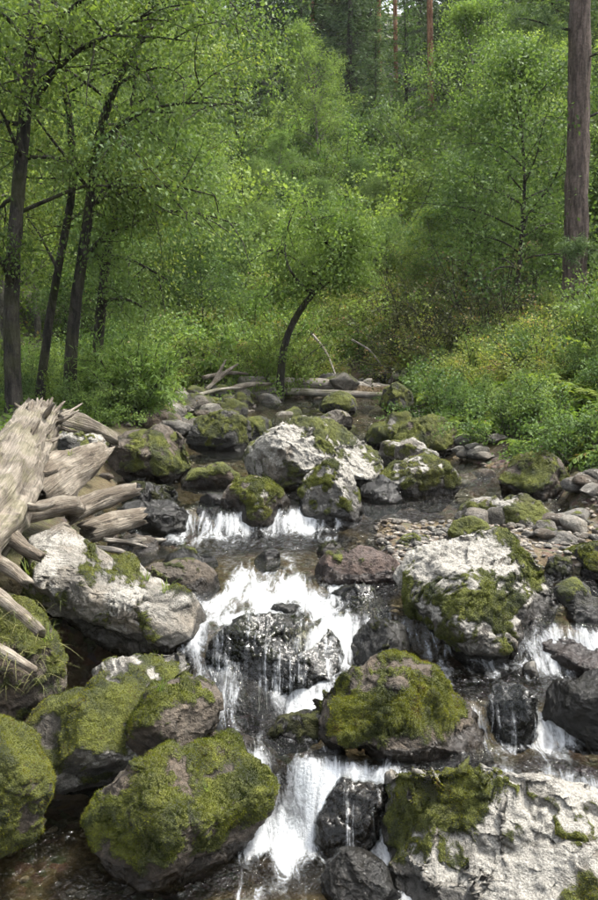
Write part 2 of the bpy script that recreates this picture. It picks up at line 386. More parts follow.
xs = np.concatenate([np.arange(-2.4, 2.61, .022)])
ys = np.concatenate([np.arange(-6, 2.2, .4), np.arange(2.2, 7.6, .02), np.arange(7.6, 16, .05)])
X, Y, Q = grid(xs, ys); nx, ny = len(xs), len(ys)
Zw = water_z(X, Y)
slope = np.abs(np.gradient(Zw.reshape(ny, nx), ys, axis=0))
fall = np.clip((slope - 0.18) * 1.1, 0, 1)
trail = fall.copy()
dy = np.diff(ys)
for j in range(ny - 2, -1, -1):
    up = trail[j + 1]; up = (np.roll(up, 1) + np.roll(up, -1) + 2 * up) / 4
    trail[j] = np.maximum(fall[j], up * math.exp(-dy[j] / 0.42))
n = fbm(np.stack([X * 4.2, Y * 2.2, Y * 0], 1), 4, 31).reshape(ny, nx)
foam = np.clip(trail * (0.82 + 1.0 * n), 0, 1)
foam = np.clip(foam * np.where((Y > 3.5) & (Y < 4.7), sst(-.62, -.47, X), 1).reshape(ny, nx) + .35 * np.clip(n, 0, 1) * (Y < 3.4).reshape(ny, nx), 0, 1)
pl = np.exp(-((X + .17) / .24) ** 2 - ((Y - 3.80) / .15) ** 2).reshape(ny, nx)      # churned pool under the midstream boulder
foam = np.clip(foam + .55 * pl * (.8 + n), 0, 1)
foam = foam * (1 - .85 * ((X < -.42) & (Y < 3.85) & (Y > 3.0))).reshape(ny, nx)
chute = sst(4.1, 4.35, Y) * (1 - sst(4.7, 5.4, Y + .18 * np.sin(X * 9) + .1 * np.sin(X * 23))) * sst(-.75, -.5, X) * (1 - sst(.15, .4, X))
foam = np.clip(foam + chute.reshape(ny, nx) * (.76 + .9 * n), 0, 1)
P3 = np.stack([X, Y, Y * 0], 1)
turb = np.clip(np.maximum(trail, .7 * chute.reshape(ny, nx)), 0.15, 1).ravel()
Zw = Zw + 0.034 * turb * fbm(P3 * np.array([9, 6, 1]), 5, 77, .6) + 0.013 * fbm(P3 * np.array([6, 4, 1]), 4, 71)
tz = terr(X, Y)
keep = ((Zw > tz - 0.03) & ((X > -.60) | (Y < 3.72) | (Y > 4.75))).reshape(ny, nx)
kq = keep[:-1, :-1] | keep[1:, :-1] | keep[:-1, 1:] | keep[1:, 1:]
Q = Q[kq.ravel()]
used = np.unique(Q); remap = np.full(len(X), -1); remap[used] = np.arange(len(used))
w = obj("stream_water", np.stack([X, Y, Zw], 1)[used], remap[Q], M['water'],
        attrs={'foam': foam.ravel()[used], 'flow': np.stack([X, Y * 0.75, Zw * .55], 1)[used]})
w['kind'] = 'structure'; w['label'] = 'clear mountain stream tumbling in white cascades between boulders'

# ------------------------------------------------------------------ rocks
def ring_fn(poly, cx, cy):
    a = np.array(poly, float); dx, dy = a[:, 0] - cx, -(a[:, 1] - cy)
    th = np.arctan2(dy, dx); r = np.hypot(dx, dy); o = np.argsort(th); th, r = th[o], r[o]
    th = np.concatenate([th - 2 * np.pi, th, th + 2 * np.pi]); r = np.concatenate([r, r, r])
    tt = np.linspace(-np.pi, np.pi, 721); rr = np.interp(tt, th, r)
    k = np.hanning(17); k /= k.sum(); rr = np.convolve(np.concatenate([rr[-9:-1], rr, rr[1:9]]), k, 'valid')
    return lambda t: np.interp(t, tt, rr)
TONE = dict(grey=(.090, .085, .075), brown=(.062, .050, .037), dark=(.034, .033, .028), pale=(.15, .14, .12), red=(.062, .045, .038))
ROCKS = {}
def rock_arrays(poly, Yc, thick, sub, seed, planes=14, rough=1.0, strata=None, cuts=(), lichen=False):
    planes = int(planes * 1.7); rng = np.random.default_rng(seed)
    a = np.array(poly, float)
    cx, cy = (a[:, 0].min() + a[:, 0].max()) / 2, (a[:, 1].min() + a[:, 1].max()) / 2
    if len(a) == 2:                                # a box: invent an outline
        w, h = (a[1] - a[0]) / 2; th = np.sort(rng.uniform(0, 2 * np.pi, 9))
        sq = 1 / np.maximum(np.abs(np.cos(th)), np.abs(np.sin(th))); k = rng.uniform(.80, 1.0, 9) * sq ** rng.uniform(.25, .6)
        a = np.stack([cx + w * np.cos(th) * k, cy - h * np.sin(th) * k], 1); poly = a
    R = ring_fn(poly, cx, cy)
    c = at(cx, cy, Yc); d = unit(c - CAM); dist = np.linalg.norm(c - CAM)
    rt = unit(np.cross(d, [0, 0, 1])); upv = np.cross(rt, d)
    sc = dist / FPX * (1 / math.sqrt(1)) / np.linalg.norm(ray(cx, cy)) * np.linalg.norm(ray(cx, cy)) / 1.0
    # pixel size at this range: depth along the optical axis / focal length
    depth = (c - CAM) @ np.array([0, CP, -SP]); sc = depth / FPX
    V, F = ico(sub); S = V; F = F[:, ::-1]      # the (right, up, away) frame is left-handed
    th = np.arctan2(S[:, 1], S[:, 0]); rho = np.hypot(S[:, 0], S[:, 1])
    r = R(th) * sc * np.clip(rho, 0, 1) ** 0.92
    size = (a.max(0) - a.min(0)) * sc
    T = thick * min(size[0], size[1]) * 0.5 + 0.12 * thick * max(size)
    w = np.sign(S[:, 2]) * np.abs(S[:, 2]) ** 0.85 * T
    P = np.outer(r * np.cos(th), rt) + np.outer(r * np.sin(th), upv) + np.outer(w, d)
    for nrm, frac in cuts:                          # deliberate flat faces, world directions
        nrm = unit(np.array(nrm, float)); s = P @ nrm; off = s.max() * frac
        P = P - np.outer(np.maximum(s - off, 0) * 0.93, nrm)
    for k in range(planes):
        nrm = unit(rng.normal(size=3)); side = abs(nrm @ d)
        frac = rng.uniform(.62, .90) if side > .5 else rng.uniform(.92, .99)
        s = P @ nrm; off = s.max() * frac
        P = P - np.outer(np.maximum(s - off, 0) * 0.95, nrm)
    m = float(np.mean(size)); N = vnormals(P, F)
    for cells, amt in ((26, .55), (90, .45)):                       # fracture faces: each cell leans towards its own plane
        if sub < 5: break
        si = rng.choice(len(P), cells, replace=False); Sd = P[si]; Sn = unit(N[si] + rng.normal(0, .10, (cells, 3)))
        qq = P + m * .05 * np.stack([fbm(P / m * 5 + k * 9, 2, seed + k) for k in range(3)], 1)
        own = np.argmin(((qq ** 2).sum(1)[:, None] - 2 * qq @ Sd.T + (Sd ** 2).sum(1)[None]), 1)
        dd = ((P - Sd[own]) * Sn[own]).sum(1); lim = m * .05
        P = P - Sn[own] * np.clip(dd * amt, -lim, lim)[:, None]
    N = vnormals(P, F)
    q = P / m
    D = 0.032 * fbm(q * 2.6 + seed, 4, seed) + 0.022 * (0.5 - np.abs(fbm(q * 4.5 + seed, 4, seed + 3))) * 1.2 - 0.01
    if strata is not None:
        sn, amt, frq = strata; sn = unit(np.array(sn, float)); l = q @ sn * frq + 0.8 * fbm(q * 2, 3, seed + 8)
        D = D + amt * (np.abs((l % 1.0) - .5) * 2 - .5) * sst(-.2, .25, fbm(q * 3, 2, seed + 12) + .1)
    else:
        sn = unit(rng.normal(0, .5, 3) + np.array([0, 0, 1])); l = q @ sn * rng.uniform(3, 5) + 0.9 * fbm(q * 1.8, 3, seed + 8)
        D = D + .030 * (np.abs((l % 1.0) - .5) * 2 - .5) * sst(-.15, .3, fbm(q * 2.5, 2, seed + 12))
    if lichen: D = D - .022 * (1 - sst(0.0, 0.06, np.abs(fbm(q * 1.5 + 7, 5, seed + 70)))) * sst(-.1, .25, fbm(q * 2.1 + 3, 2, seed + 75))
    D = D + .060 * fbm(q * 1.25 + 5, 2, seed + 60) + 0.014 * fbm(q * 22, 3, seed + 5)
    P = P + N * (D * m * rough)[:, None]
    return P, F, c, m, d
def shade_rock(P, F, c, m, seed, tone, moss, mdir, lich, ldir, wet, base=None):
    N = vnormals(P, F); Wp = P + c
    q = P / m
    n = fbm(q * 2.2 + 3, 4, seed + 20); n2 = fbm(q * 6 + 9, 3, seed + 24)
    mo = np.clip(0.36 + moss + 0.42 * (N @ unit(np.array(mdir, float))) + 1.25 * n + 0.95 * n2, 0, 1) if moss > -1 else np.zeros(len(P))
    n = fbm(q * 2.5 + 31, 4, seed + 40); n2 = fbm(q * 7 + 19, 3, seed + 44)
    li = np.clip(0.32 + lich + 0.42 * (N @ unit(np.array(ldir, float))) + 1.0 * n + 0.7 * n2, 0, 1) if lich > -1 else np.zeros(len(P))
    rid = (1 - sst(0.0, 0.05, np.abs(fbm(q * 1.5 + 7, 5, seed + 70)))) * sst(-.1, .25, fbm(q * 2.1 + 3, 2, seed + 75))       # cracks where moss takes hold and lichen stops
    if lich > -1: mo = np.clip(mo + .6 * rid * (moss > -1), 0, 1); li = np.clip(li - .55 * rid, 0, 1)
    wl = water_z(Wp[:, 0], Wp[:, 1])
    splash = 0.05 + 0.05 * n
    inch = sst(-.1, .1, np.minimum(Wp[:, 0] - np.interp(Wp[:, 1], *EL), np.interp(Wp[:, 1], *ER) - Wp[:, 0]))
    we = np.maximum(wet, (1 - sst(splash - .03, splash + .05, Wp[:, 2] - wl)) * inch)
    mo = mo * (1 - 0.75 * we * (wet < .5)); li = li * (1 - we)
    tn = np.tile(np.array(TONE[tone]), (len(P), 1)) * (1 + .25 * n[:, None])
    return dict(moss=mo, lichen=li, wet=we, tone=tn), N
def moss_tufts(P, F, N, mo, we, count, seed, parent, size=.009):
    rng = np.random.default_rng(seed)
    a = P[F[:, 0]]; b = P[F[:, 1]]; c_ = P[F[:, 2]]
    ar = np.linalg.norm(np.cross(b - a, c_ - a), axis=1) * np.clip(mo[F].mean(1) - .45, 0, 1) * (we[F].mean(1) < .5)
    if ar.sum() <= 0: return
    fi = rng.choice(len(F), count, p=ar / ar.sum())
    u = rng.random(count); v = rng.random(count); s = u + v > 1; u[s] = 1 - u[s]; v[s] = 1 - v[s]
    p = a[fi] + (b - a)[fi] * u[:, None] + (c_ - a)[fi] * v[:, None]; nn = N[F[fi, 0]]
    d = unit(nn + rng.normal(0, .55, (count, 3)) + np.array([0, 0, .25])); sd_ = unit(np.cross(d, rng.normal(size=(count, 3))))
    L = size * rng.uniform(.5, 1.3, count)[:, None]; wd = size * .22
    V = np.stack([p - sd_ * wd - nn * .003, p + sd_ * wd - nn * .003, p + d * L], 1).reshape(-1, 3)
    T = np.arange(count * 3).reshape(-1, 3)
    tint = np.repeat(np.clip(.45 + .9 * fbm(p * 6, 3, seed) + .5 * fbm(p * 25, 2, seed) + rng.normal(0, .12, count), 0, 1), 3)
    o = obj("moss", V, T, M['mossblade'], parent, {'tint': tint}); o['kind'] = 'stuff'
def rock(name, label, poly, Yc, thick=1.0, sub=5, seed=1, tone='grey', moss=-.3, mdir=(0, 0, 1), lich=-2, ldir=(0, 0, 1), wet=0.0,
         planes=14, rough=1.0, strata=None, cuts=(), tufts=0, cat='boulder', group=None):
    P, F, c, m, d = rock_arrays(poly, Yc, thick, sub, seed, planes, rough, strata, cuts, lich > -1)
    at_, N = shade_rock(P, F, c, m, seed, tone, moss, mdir, lich, ldir, wet)
    cu = np.clip((at_['moss'] - .42) * 4, 0, 1) * (.30 + .9 * np.abs(fbm(P * 11, 3, seed + 90)) + .5 * np.abs(fbm(P * 30, 2, seed + 91)))
    P = P + N * (cu * .014)[:, None]
    o = obj(name, P, F, M['rock'], None, at_); o.location = c
    tag(o, label, cat, group)
    if tufts: moss_tufts(P, F, N, at_['moss'], at_['wet'], tufts, seed, o)
    ROCKS.setdefault(name, []).append(o)
    return o
UP = (0, -.2, 1)
A_ = rock("mossy_boulder", "rounded boulder thickly covered in yellow-green moss beside the small front waterfall",
     [(95, 814), (100, 797), (116, 778), (147, 763), (185, 753), (214, 749), (238, 754), (260, 768), (271, 787), (268, 812), (252, 832), (233, 847), (210, 864), (185, 876), (160, 880), (132, 874), (110, 856), (99, 834)],
     3.36, 1.15, 7, 11, 'brown', .12, (-.1, -.3, .7), tufts=26000, cuts=[((0, -.35, 1), .80)])
rock("mossy_boulder", "dark green moss rock tucked behind the yellow-green mossy boulder beside the front fall",
     [(196, 760), (205, 740), (222, 734), (243, 737), (264, 749), (278, 767), (280, 790), (272, 828), (240, 850), (205, 830)], 3.62, 1.0, 6, 12, 'brown', .18, (0, 0, 1), tufts=6000)
rock("brown_boulder", "small brown angular boulder with olive moss on top, above the mossy boulder",
     [(130, 765), (134, 728), (148, 700), (178, 684), (208, 689), (222, 701), (220, 718), (204, 738), (175, 754), (148, 768)], 3.66, 1.05, 6, 13, 'brown', -.22, (0, .1, 1), cuts=[((.15, -.3, 1), .72), ((-.3, -1, .1), .75)], tufts=5000)
rock("long_boulder", "long low boulder with green moss and a bare pale ridge, below the slanting slab",
     [(38, 725), (48, 705), (68, 697), (88, 689), (107, 671), (145, 655), (184, 648), (204, 654), (202, 672), (170, 686), (150, 702), (140, 730), (130, 770), (90, 798), (55, 778), (40, 750)],
     3.85, .9, 6, 14, 'grey', -.14, (-.4, 0, 1), .02, (.8, -.2, .7), cuts=[((.1, -.25, 1), .72)], tufts=9000)
rock("mossy_boulder", "bright green mossy boulder cut off by the left edge, at the pool's rim",
     [(-45, 740), (-15, 728), (8, 726), (24, 732), (35, 748), (41, 775), (42, 806), (33, 828), (0, 845), (-40, 845), (-60, 790)], 3.3, 1.1, 6, 15, 'brown', .55, (0, 0, 1), tufts=16000)
E_ = rock("slanting_slab", "large slanting slab boulder of pale layered stone under the driftwood",
     [(25, 535), (32, 521), (50, 522), (80, 541), (110, 558), (147, 582), (177, 599), (196, 611), (204, 632), (200, 650), (170, 660), (133, 660), (113, 646), (87, 628), (64, 612), (43, 596), (34, 570)],
     4.55, .95, 7, 16, 'pale', -.38, (-.5, -.3, .6), -.14, (.1, -.3, 1), strata=((.55, -.1, .85), .05, 6.5), cuts=[((.25, -.55, 1), .50), ((-.1, -1, .1), .72)], rough=.75, tufts=3000)
rock("brown_boulder", "brown rounded rock with moss patches at the left edge of the white chute",
     [(138, 580), (148, 568), (168, 564), (192, 565), (212, 573), (220, 588), (212, 602), (188, 606), (160, 598)], 4.85, 1.0, 6, 17, 'brown', -.32, (-.4, -.6, .3), cuts=[((0, -.4, 1), .7)])
G_ = rock("wet_boulder", "broad dark wet boulder in midstream with water sheeting down its face",
     [(208, 686), (212, 650), (226, 630), (258, 621), (300, 619), (326, 630), (340, 655), (340, 678), (326, 690), (292, 706), (250, 710), (218, 702)],
     4.18, .95, 7, 18, 'grey', -.40, (.5, -.3, .6), wet=.8, cuts=[((0, -.45, 1), .62), ((0, -1, .05), .7)], rough=.6)
rock("mossy_boulder", "big sloping boulder with dark green moss in front of the right waterfall",
     [(290, 708), (298, 690), (320, 674), (354, 661), (393, 657), (426, 668), (454, 690), (476, 716), (490, 742), (498, 760), (466, 764), (413, 758), (368, 748), (322, 736), (297, 725)],
     3.75, .95, 7, 19, 'brown', .06, (.7, -.4, .3), cuts=[((-.35, -.45, 1), .6), ((.9, -.5, .6), .75)], tufts=20000)
I_ = rock("white_boulder", "large white lichen-crusted boulder with mossy flank in the bottom corner",
     [(338, 862), (346, 840), (364, 812), (386, 790), (420, 778), (463, 774), (503, 775), (535, 778), (568, 781), (600, 788), (650, 808), (670, 900), (620, 970), (500, 960), (430, 930), (390, 905), (356, 884)],
     3.12, 1.0, 7, 20, 'pale', .10, (-1, -.35, -.15), .12, (.25, -.2, .9), cuts=[((.12, -.55, 1), .62), ((-.9, -.4, .2), .75)], rough=.85, strata=((.2, -.4, .5), .02, 3.2), tufts=12000)
J_ = rock("white_boulder", "large white lichen-crusted boulder with mossy lower half, right of the chute",
     [(398, 585), (404, 572), (416, 557), (437, 543), (462, 538), (491, 525), (516, 536), (532, 552), (549, 574), (558, 596), (565, 622), (557, 645), (524, 660), (487, 662), (450, 644), (426, 618), (408, 600)],
     4.58, 1.0, 7, 21, 'grey', .02, (.5, -.8, -.5), .22, (-.45, -.1, 1), cuts=[((-.35, -.5, 1), .66), ((.6, -.8, .35), .72)], rough=1.15, tufts=9000)
rock("brown_boulder", "purplish brown flat rock at the right rim of the chute",
     [(312, 570), (322, 557), (350, 552), (385, 557), (404, 570), (398, 582), (365, 590), (330, 590), (316, 582)], 4.98, 1.2, 6, 22, 'red', -.9, UP, cuts=[((0, -.5, 1), .6)], wet=.25)
rock("dark_rock", "small dark rounded stone behind the purplish flat rock", [(317, 552), (322, 546), (334, 543), (345, 548), (347, 558), (330, 562)], 5.45, 1, 5, 23, 'brown', -.5, wet=.6, cat='rock')
L_ = rock("wet_boulder", "grey-green wet rock with water sliding over it, below the purplish flat rock",
     [(322, 612), (330, 594), (352, 586), (374, 594), (388, 610), (386, 626), (370, 636), (335, 632)], 4.66, 1.0, 6, 24, 'dark', -.4, (.3, -.2, 1), wet=.8)
rock("wet_boulder", "dark wet rock between the two small falls behind the sloping mossy boulder",
     [(352, 650), (358, 632), (378, 620), (398, 624), (408, 640), (404, 664), (385, 680), (360, 676)], 4.32, 1.0, 6, 25, 'dark', -.5, (.3, -.2, 1), wet=.8)
rock("mossy_boulder", "round moss-topped boulder standing midstream between two little falls",
     [(221, 520), (222, 508), (227, 494), (235, 484), (248, 480), (275, 485), (286, 497), (290, 515), (286, 530), (255, 534), (227, 531)], 6.25, 1.0, 6, 26, 'brown', .0, (-.2, -.3, 1), -.2, (.6, -.3, .6), tufts=7000)
rock("mossy_boulder", "upright pointed boulder with a pale ridge and mossy flanks, below the big white boulder",
     [(303, 505), (303, 486), (316, 471), (336, 463), (349, 474), (356, 492), (362, 510), (357, 526), (334, 531), (311, 529)], 6.3, 1.0, 6, 27, 'grey', .10, (-.6, -.4, 0), -.12, (.3, -.3, .9), cuts=[((.7, -.6, .5), .7), ((-.7, -.7, .5), .72)], tufts=5000)
O_ = rock("white_boulder", "wide pale boulder with moss on its back, upstream in the middle of the stream",
     [(246, 470), (252, 452), (259, 441), (280, 425), (300, 416), (326, 420), (355, 437), (378, 453), (384, 464), (378, 490), (365, 502), (330, 498), (296, 494), (262, 486)],
     7.05, .9, 7, 28, 'pale', -.30, (-.4, -.4, .5), .25, (.3, -.2, 1), cuts=[((.25, -.5, 1), .55), ((-.3, -1, -.1), .7)], rough=1.15)
rock("wet_boulder", "smooth grey wet slab sloping into the pool beside the pointed boulder", [(354, 508), (360, 494), (372, 482), (386, 476), (398, 486), (402, 505), (388, 514), (364, 514)], 6.5, .7, 6, 29, 'dark', -.9, wet=.8)
rock("mossy_boulder", "low boulder with dark moss and pale crest beside the gravel bar",
     [(381, 488), (388, 470), (405, 461), (425, 457), (442, 458), (453, 468), (456, 490), (447, 504), (412, 508), (388, 502)], 6.75, 1.0, 6, 30, 'grey', .05, (-.2, -.7, .2), .0, (.2, .2, 1), cuts=[((.1, -.5, 1), .62)], tufts=3000)
rock("grey_block", "blocky grey stone wedged behind the low mossy boulder at the gravel bar", [(378, 455), (382, 444), (400, 441), (424, 446), (426, 458), (415, 470), (390, 474), (380, 466)], 7.55, 1.0, 5, 31, 'grey', -.4, (0, -.6, .2), -.1, UP, cat='rock')
rock("pale_stone", "small pale stone in front of the mossy dome on the right bank", [(408, 462), (415, 452), (430, 450), (440, 456), (437, 466), (415, 468)], 7.75, 1, 5, 32, 'pale', -.9, UP, .3, UP, cat='rock')
rock("mossy_boulder", "yellow-green mossy dome at the foot of the right bank", [(392, 450), (400, 430), (418, 420), (438, 419), (452, 430), (458, 448), (450, 462), (415, 462)], 8.3, 1.0, 6, 33, 'brown', .42, UP, tufts=4000)
rock("mossy_ledge", "bright mossy ledge sloping down to the stream below the log bridge", [(362, 444), (370, 434), (386, 424), (400, 412), (412, 414), (408, 428), (392, 444), (372, 450)], 8.9, 1.0, 5, 34, 'grey', .5, UP, cat='rock', tufts=3000)
rock("mossy_boulder", "brown-mossed dome boulder under the bank's ferns", [(496, 498), (502, 478), (512, 464), (528, 456), (546, 454), (560, 468), (566, 490), (556, 506), (515, 510)], 6.75, 1.0, 6, 35, 'brown', .15, (-.3, -.2, 1), tufts=5000)
rock("mossy_boulder", "green mossy boulder at the right edge beside the stony bar", [(558, 575), (566, 556), (588, 547), (620, 550), (640, 570), (630, 596), (585, 598)], 5.05, 1.0, 6, 36, 'dark', .35, UP, tufts=5000)
rock("dark_slab", "dark green smooth slab sloping down behind the right white boulder", [(552, 590), (566, 582), (590, 598), (620, 612), (620, 636), (585, 632), (566, 612)], 4.45, .9, 5, 37, 'dark', .0, UP, wet=.3, cat='rock')
rock("red_rock", "long flat reddish-brown wet rock at the right edge above the fall", [(528, 665), (536, 650), (565, 646), (600, 648), (640, 652), (640, 684), (580, 686), (540, 684)], 4.2, .9, 6, 38, 'red', -1.5, wet=.55, cuts=[((0, -.3, 1), .6)], cat='rock')
rock("pale_stone", "small pale pebble standing at the lip of the right waterfall", [(523, 676), (525, 664), (532, 659), (536, 668), (535, 682), (527, 684)], 4.12, .9, 4, 39, 'pale', -2, cat='rock')
rock("wet_boulder", "black wet block at the right edge with water pouring beside it", [(543, 705), (548, 690), (575, 685), (640, 684), (650, 740), (600, 752), (555, 748)], 3.68, 1.0, 6, 40, 'dark', -1.5, wet=.9)
V_ = rock("wet_boulder", "dark leaning rock splitting the right waterfall in two", [(489, 705), (494, 688), (510, 682), (526, 690), (534, 712), (530, 738), (510, 750), (496, 735)], 3.74, .8, 6, 41, 'dark', -1.5, wet=.95, cuts=[((-.4, -1, .5), .7)])
rock("wet_boulder", "mossy wet boulder right of the narrow front fall", [(305, 790), (306, 764), (314, 748), (330, 743), (346, 752), (346, 770), (336, 795), (326, 825), (312, 840), (304, 820)], 3.58, .9, 6, 42, 'dark', -.42, (.2, 0, 1), wet=.45, tufts=2500)
N_ = rock("wet_boulder", "brown wet sloping rock between the front fall and the white boulder", [(318, 830), (325, 800), (345, 782), (372, 778), (388, 790), (380, 830), (362, 858), (330, 862)], 3.42, .8, 6, 43, 'brown', -1.2, wet=.8)
rock("wet_boulder", "black wet rock in the froth at the bottom beneath the white boulder", [(322, 880), (330, 858), (350, 850), (372, 858), (390, 880), (400, 905), (370, 912), (335, 905)], 3.08, .8, 6, 44, 'dark', -1.5, wet=1.0)
rock("wet_boulder", "low dark green rock at the foot of the midstream wet boulder", [(262, 742), (275, 728), (296, 716), (315, 712), (325, 725), (318, 742), (290, 750)], 3.78, .9, 5, 45, 'dark', -.1, UP, wet=.5)
rock("mossy_boulder", "broad flat boulder with golden-green moss on the left bank", [(92, 478), (98, 456), (118, 443), (150, 434), (178, 430), (196, 440), (200, 458), (192, 476), (150, 482), (110, 484)], 7.3, .9, 6, 46, 'brown', .12, UP, cuts=[((0, -.5, 1), .6)], tufts=5000)
rock("mossy_boulder", "dark boulder with a mossy side behind the golden-green boulder", [(186, 440), (196, 420), (218, 414), (242, 420), (256, 438), (252, 452), (220, 454)], 8.6, 1.0, 6, 47, 'dark', .1, (.4, -.5, .6), tufts=2000)
rock("mossy_boulder", "small dark mossy boulder left of the wide pale boulder", [(234, 436), (240, 424), (256, 417), (270, 422), (274, 436), (262, 446), (242, 446)], 9.0, 1.0, 5, 48, 'dark', .2, UP)
rock("mossy_slab", "flat moss-topped slab above the little midstream fall", [(180, 486), (188, 474), (206, 469), (232, 472), (246, 480), (240, 492), (205, 494)], 7.0, .9, 5, 49, 'brown', .25, (-.3, 0, 1), cat='rock')
rock("wet_boulder", "dark wet rounded rock left of the midstream mossy boulder", [(194, 508), (200, 497), (216, 494), (228, 500), (226, 514), (205, 518)], 6.3, .9, 5, 50, 'dark', -1.5, wet=.95, rough=1.6)
rock("wet_boulder", "long black slab with water gliding over it left of the midstream moss boulder", [(108, 522), (120, 508), (150, 506), (180, 510), (196, 520), (188, 534), (140, 536)], 6.0, .9, 6, 51, 'dark', -1.5, wet=1.0, rough=1.7)
rock("dark_slab", "dark mossy low slab in the stream beyond the driftwood ends", [(116, 502), (125, 493), (155, 489), (182, 492), (188, 502), (170, 512), (130, 512)], 6.5, .9, 6, 52, 'dark', -.1, UP, wet=.6, rough=1.5, cat='rock')
rock("green_rock", "little dark green rock with a pale top at the head of the chute", [(158, 566), (168, 556), (186, 551), (200, 556), (214, 556), (220, 566), (200, 574), (170, 574)], 5.25, .9, 5, 53, 'dark', .1, UP, wet=.3, cat='rock')
rock("brown_boulder", "flat brown stone behind the slanting slab's crest", [(112, 552), (120, 540), (142, 536), (158, 544), (156, 556), (130, 564)], 5.5, .9, 5, 54, 'brown', -.8, wet=.3)
rock("mossy_boulder", "grassy moss-covered hump under the driftwood branches at the left edge", [(-40, 610), (0, 594), (25, 603), (48, 630), (62, 672), (58, 705), (0, 720), (-50, 715)], 4.05, 1.0, 6, 55, 'brown', .25, UP, tufts=9000)
rock("grey_boulder", "smooth grey boulder with mossy end behind the wide pale boulder", [(318, 422), (328, 413), (342, 411), (353, 417), (352, 428), (336, 434)], 9.6, 1, 5, 56, 'grey', -.25, (.8, 0, .3))
rock("mossy_boulder", "dark mossy block right under the log bridge", [(320, 408), (326, 398), (342, 394), (354, 400), (354, 412), (338, 416)], 10.8, 1, 5, 57, 'dark', .2, UP)
rock("dark_rock", "dark block below the log bridge's right end beside the tumbling water", [(378, 398), (386, 388), (402, 386), (412, 396), (408, 412), (390, 414)], 11.0, 1, 5, 58, 'dark', .0, UP, cat='rock')
rock("slab_rock", "flat pale slab with moss patches lying behind the right white boulder", [(452, 522), (466, 509), (500, 502), (535, 500), (556, 510), (550, 524), (505, 530), (470, 530)], 6.0, .9, 6, 59, 'pale', -.2, (-.2, -.3, .8), -.1, UP, cuts=[((0, -.35, 1), .6)], cat='rock')
rock("dark_rock", "mossy knob poking up behind the right white boulder's crest", [(446, 540), (452, 526), (466, 519), (482, 522), (490, 534), (475, 546)], 5.4, 1, 5, 60, 'grey', .15, UP, cat='rock')
rock("tilted_rock", "tilted mossy stone leaning against the left shoulder of the right white boulder", [(388, 560), (395, 548), (415, 537), (430, 538), (424, 552), (404, 564)], 5.4, 1, 5, 61, 'grey', -.15, (.3, 0, 1), wet=.2, cat='rock')
rock("grey_slab", "smooth tilted grey slab on the stony bar at the right", [(534, 552), (540, 538), (556, 532), (578, 542), (584, 556), (560, 562)], 5.45, .8, 5, 62, 'grey', -.9, UP, cat='rock')
rock("upright_stone", "narrow pale stone standing upright on the stony bar", [(550, 534), (552, 522), (557, 516), (563, 524), (566, 538), (556, 544)], 5.85, .8, 4, 63, 'pale', -2, cat='rock')
rock("dark_rock", "dark wet stone with a moss cap in the channel right of the white boulder", [(536, 570), (544, 560), (560, 557), (572, 566), (566, 578), (546, 580)], 5.05, .9, 5, 64, 'grey', -.2, UP, wet=.5, cat='rock')
rock("small_wedge", "small dark wedge stone in the current at the head of the chute", [(253, 562), (266, 551), (279, 552), (281, 566), (276, 572), (262, 572)], 5.3, .8, 5, 65, 'dark', -2, wet=.9, cuts=[((.5, -1, .5), .6), ((-.8, -.3, .8), .6)], cat='rock')
rock("wet_stone", "submerged stone breaking the white chute above the midstream boulder", [(262, 618), (270, 610), (286, 605), (304, 610), (306, 620), (280, 626)], 4.52, .7, 5, 66, 'dark', -2, wet=1.0, rough=2.0, cat='rock')
rock("mossy_boulder", "lichen-spotted stone lodged against the driftwood butt", [(52, 462), (56, 444), (66, 430), (80, 432), (88, 446), (84, 464), (66, 470)], 6.1, 1, 5, 67, 'dark', -.1, UP, -.35, UP)
rock("pale_stone", "pale stone between driftwood logs and golden-green boulder", [(74, 450), (80, 440), (96, 436), (108, 444), (106, 456), (86, 460)], 6.5, 1, 5, 68, 'pale', -.4, UP, .1, UP, cat='rock')

# stones of the upper bed, banks and the bar
rng = np.random.default_rng(4)
KITS = []
for k in range(8):
    V, F = ico(4); r_ = np.random.default_rng(100 + k); P = V * np.array([1, .8, .55]) * np.array([r_.uniform(.85, 1.2), 1, r_.uniform(.7, 1.25)])
    for _ in range(20):
        nrm = unit(r_.normal(size=3)); s = P @ nrm; P = P - np.outer(np.maximum(s - s.max() * r_.uniform(.55, .9), 0) * .97, nrm)
    P = P + vnormals(P, F) * (0.13 * fbm(P * 1.3, 5, k, .55))[:, None]
    tn = ['grey', 'brown', 'grey', 'pale'][k % 4]; mo = [-.45, -.05, .05, -.6][(k // 2) % 4]
    N = vnormals(P, F); n = fbm(P * 1.7, 3, 50 + k)
    KITS.append(mesh_data("stone", P, F, dict(moss=np.clip(.5 + mo + .5 * N[:, 2] + .7 * n, 0, 1), lichen=np.clip(-.1 + .4 * N[:, 2] + n, 0, 1), wet=np.zeros(len(P)), tone=np.tile(TONE[tn], (len(P), 1)))))
    KITS[-1].materials.append(M['rock'])
BARE = []
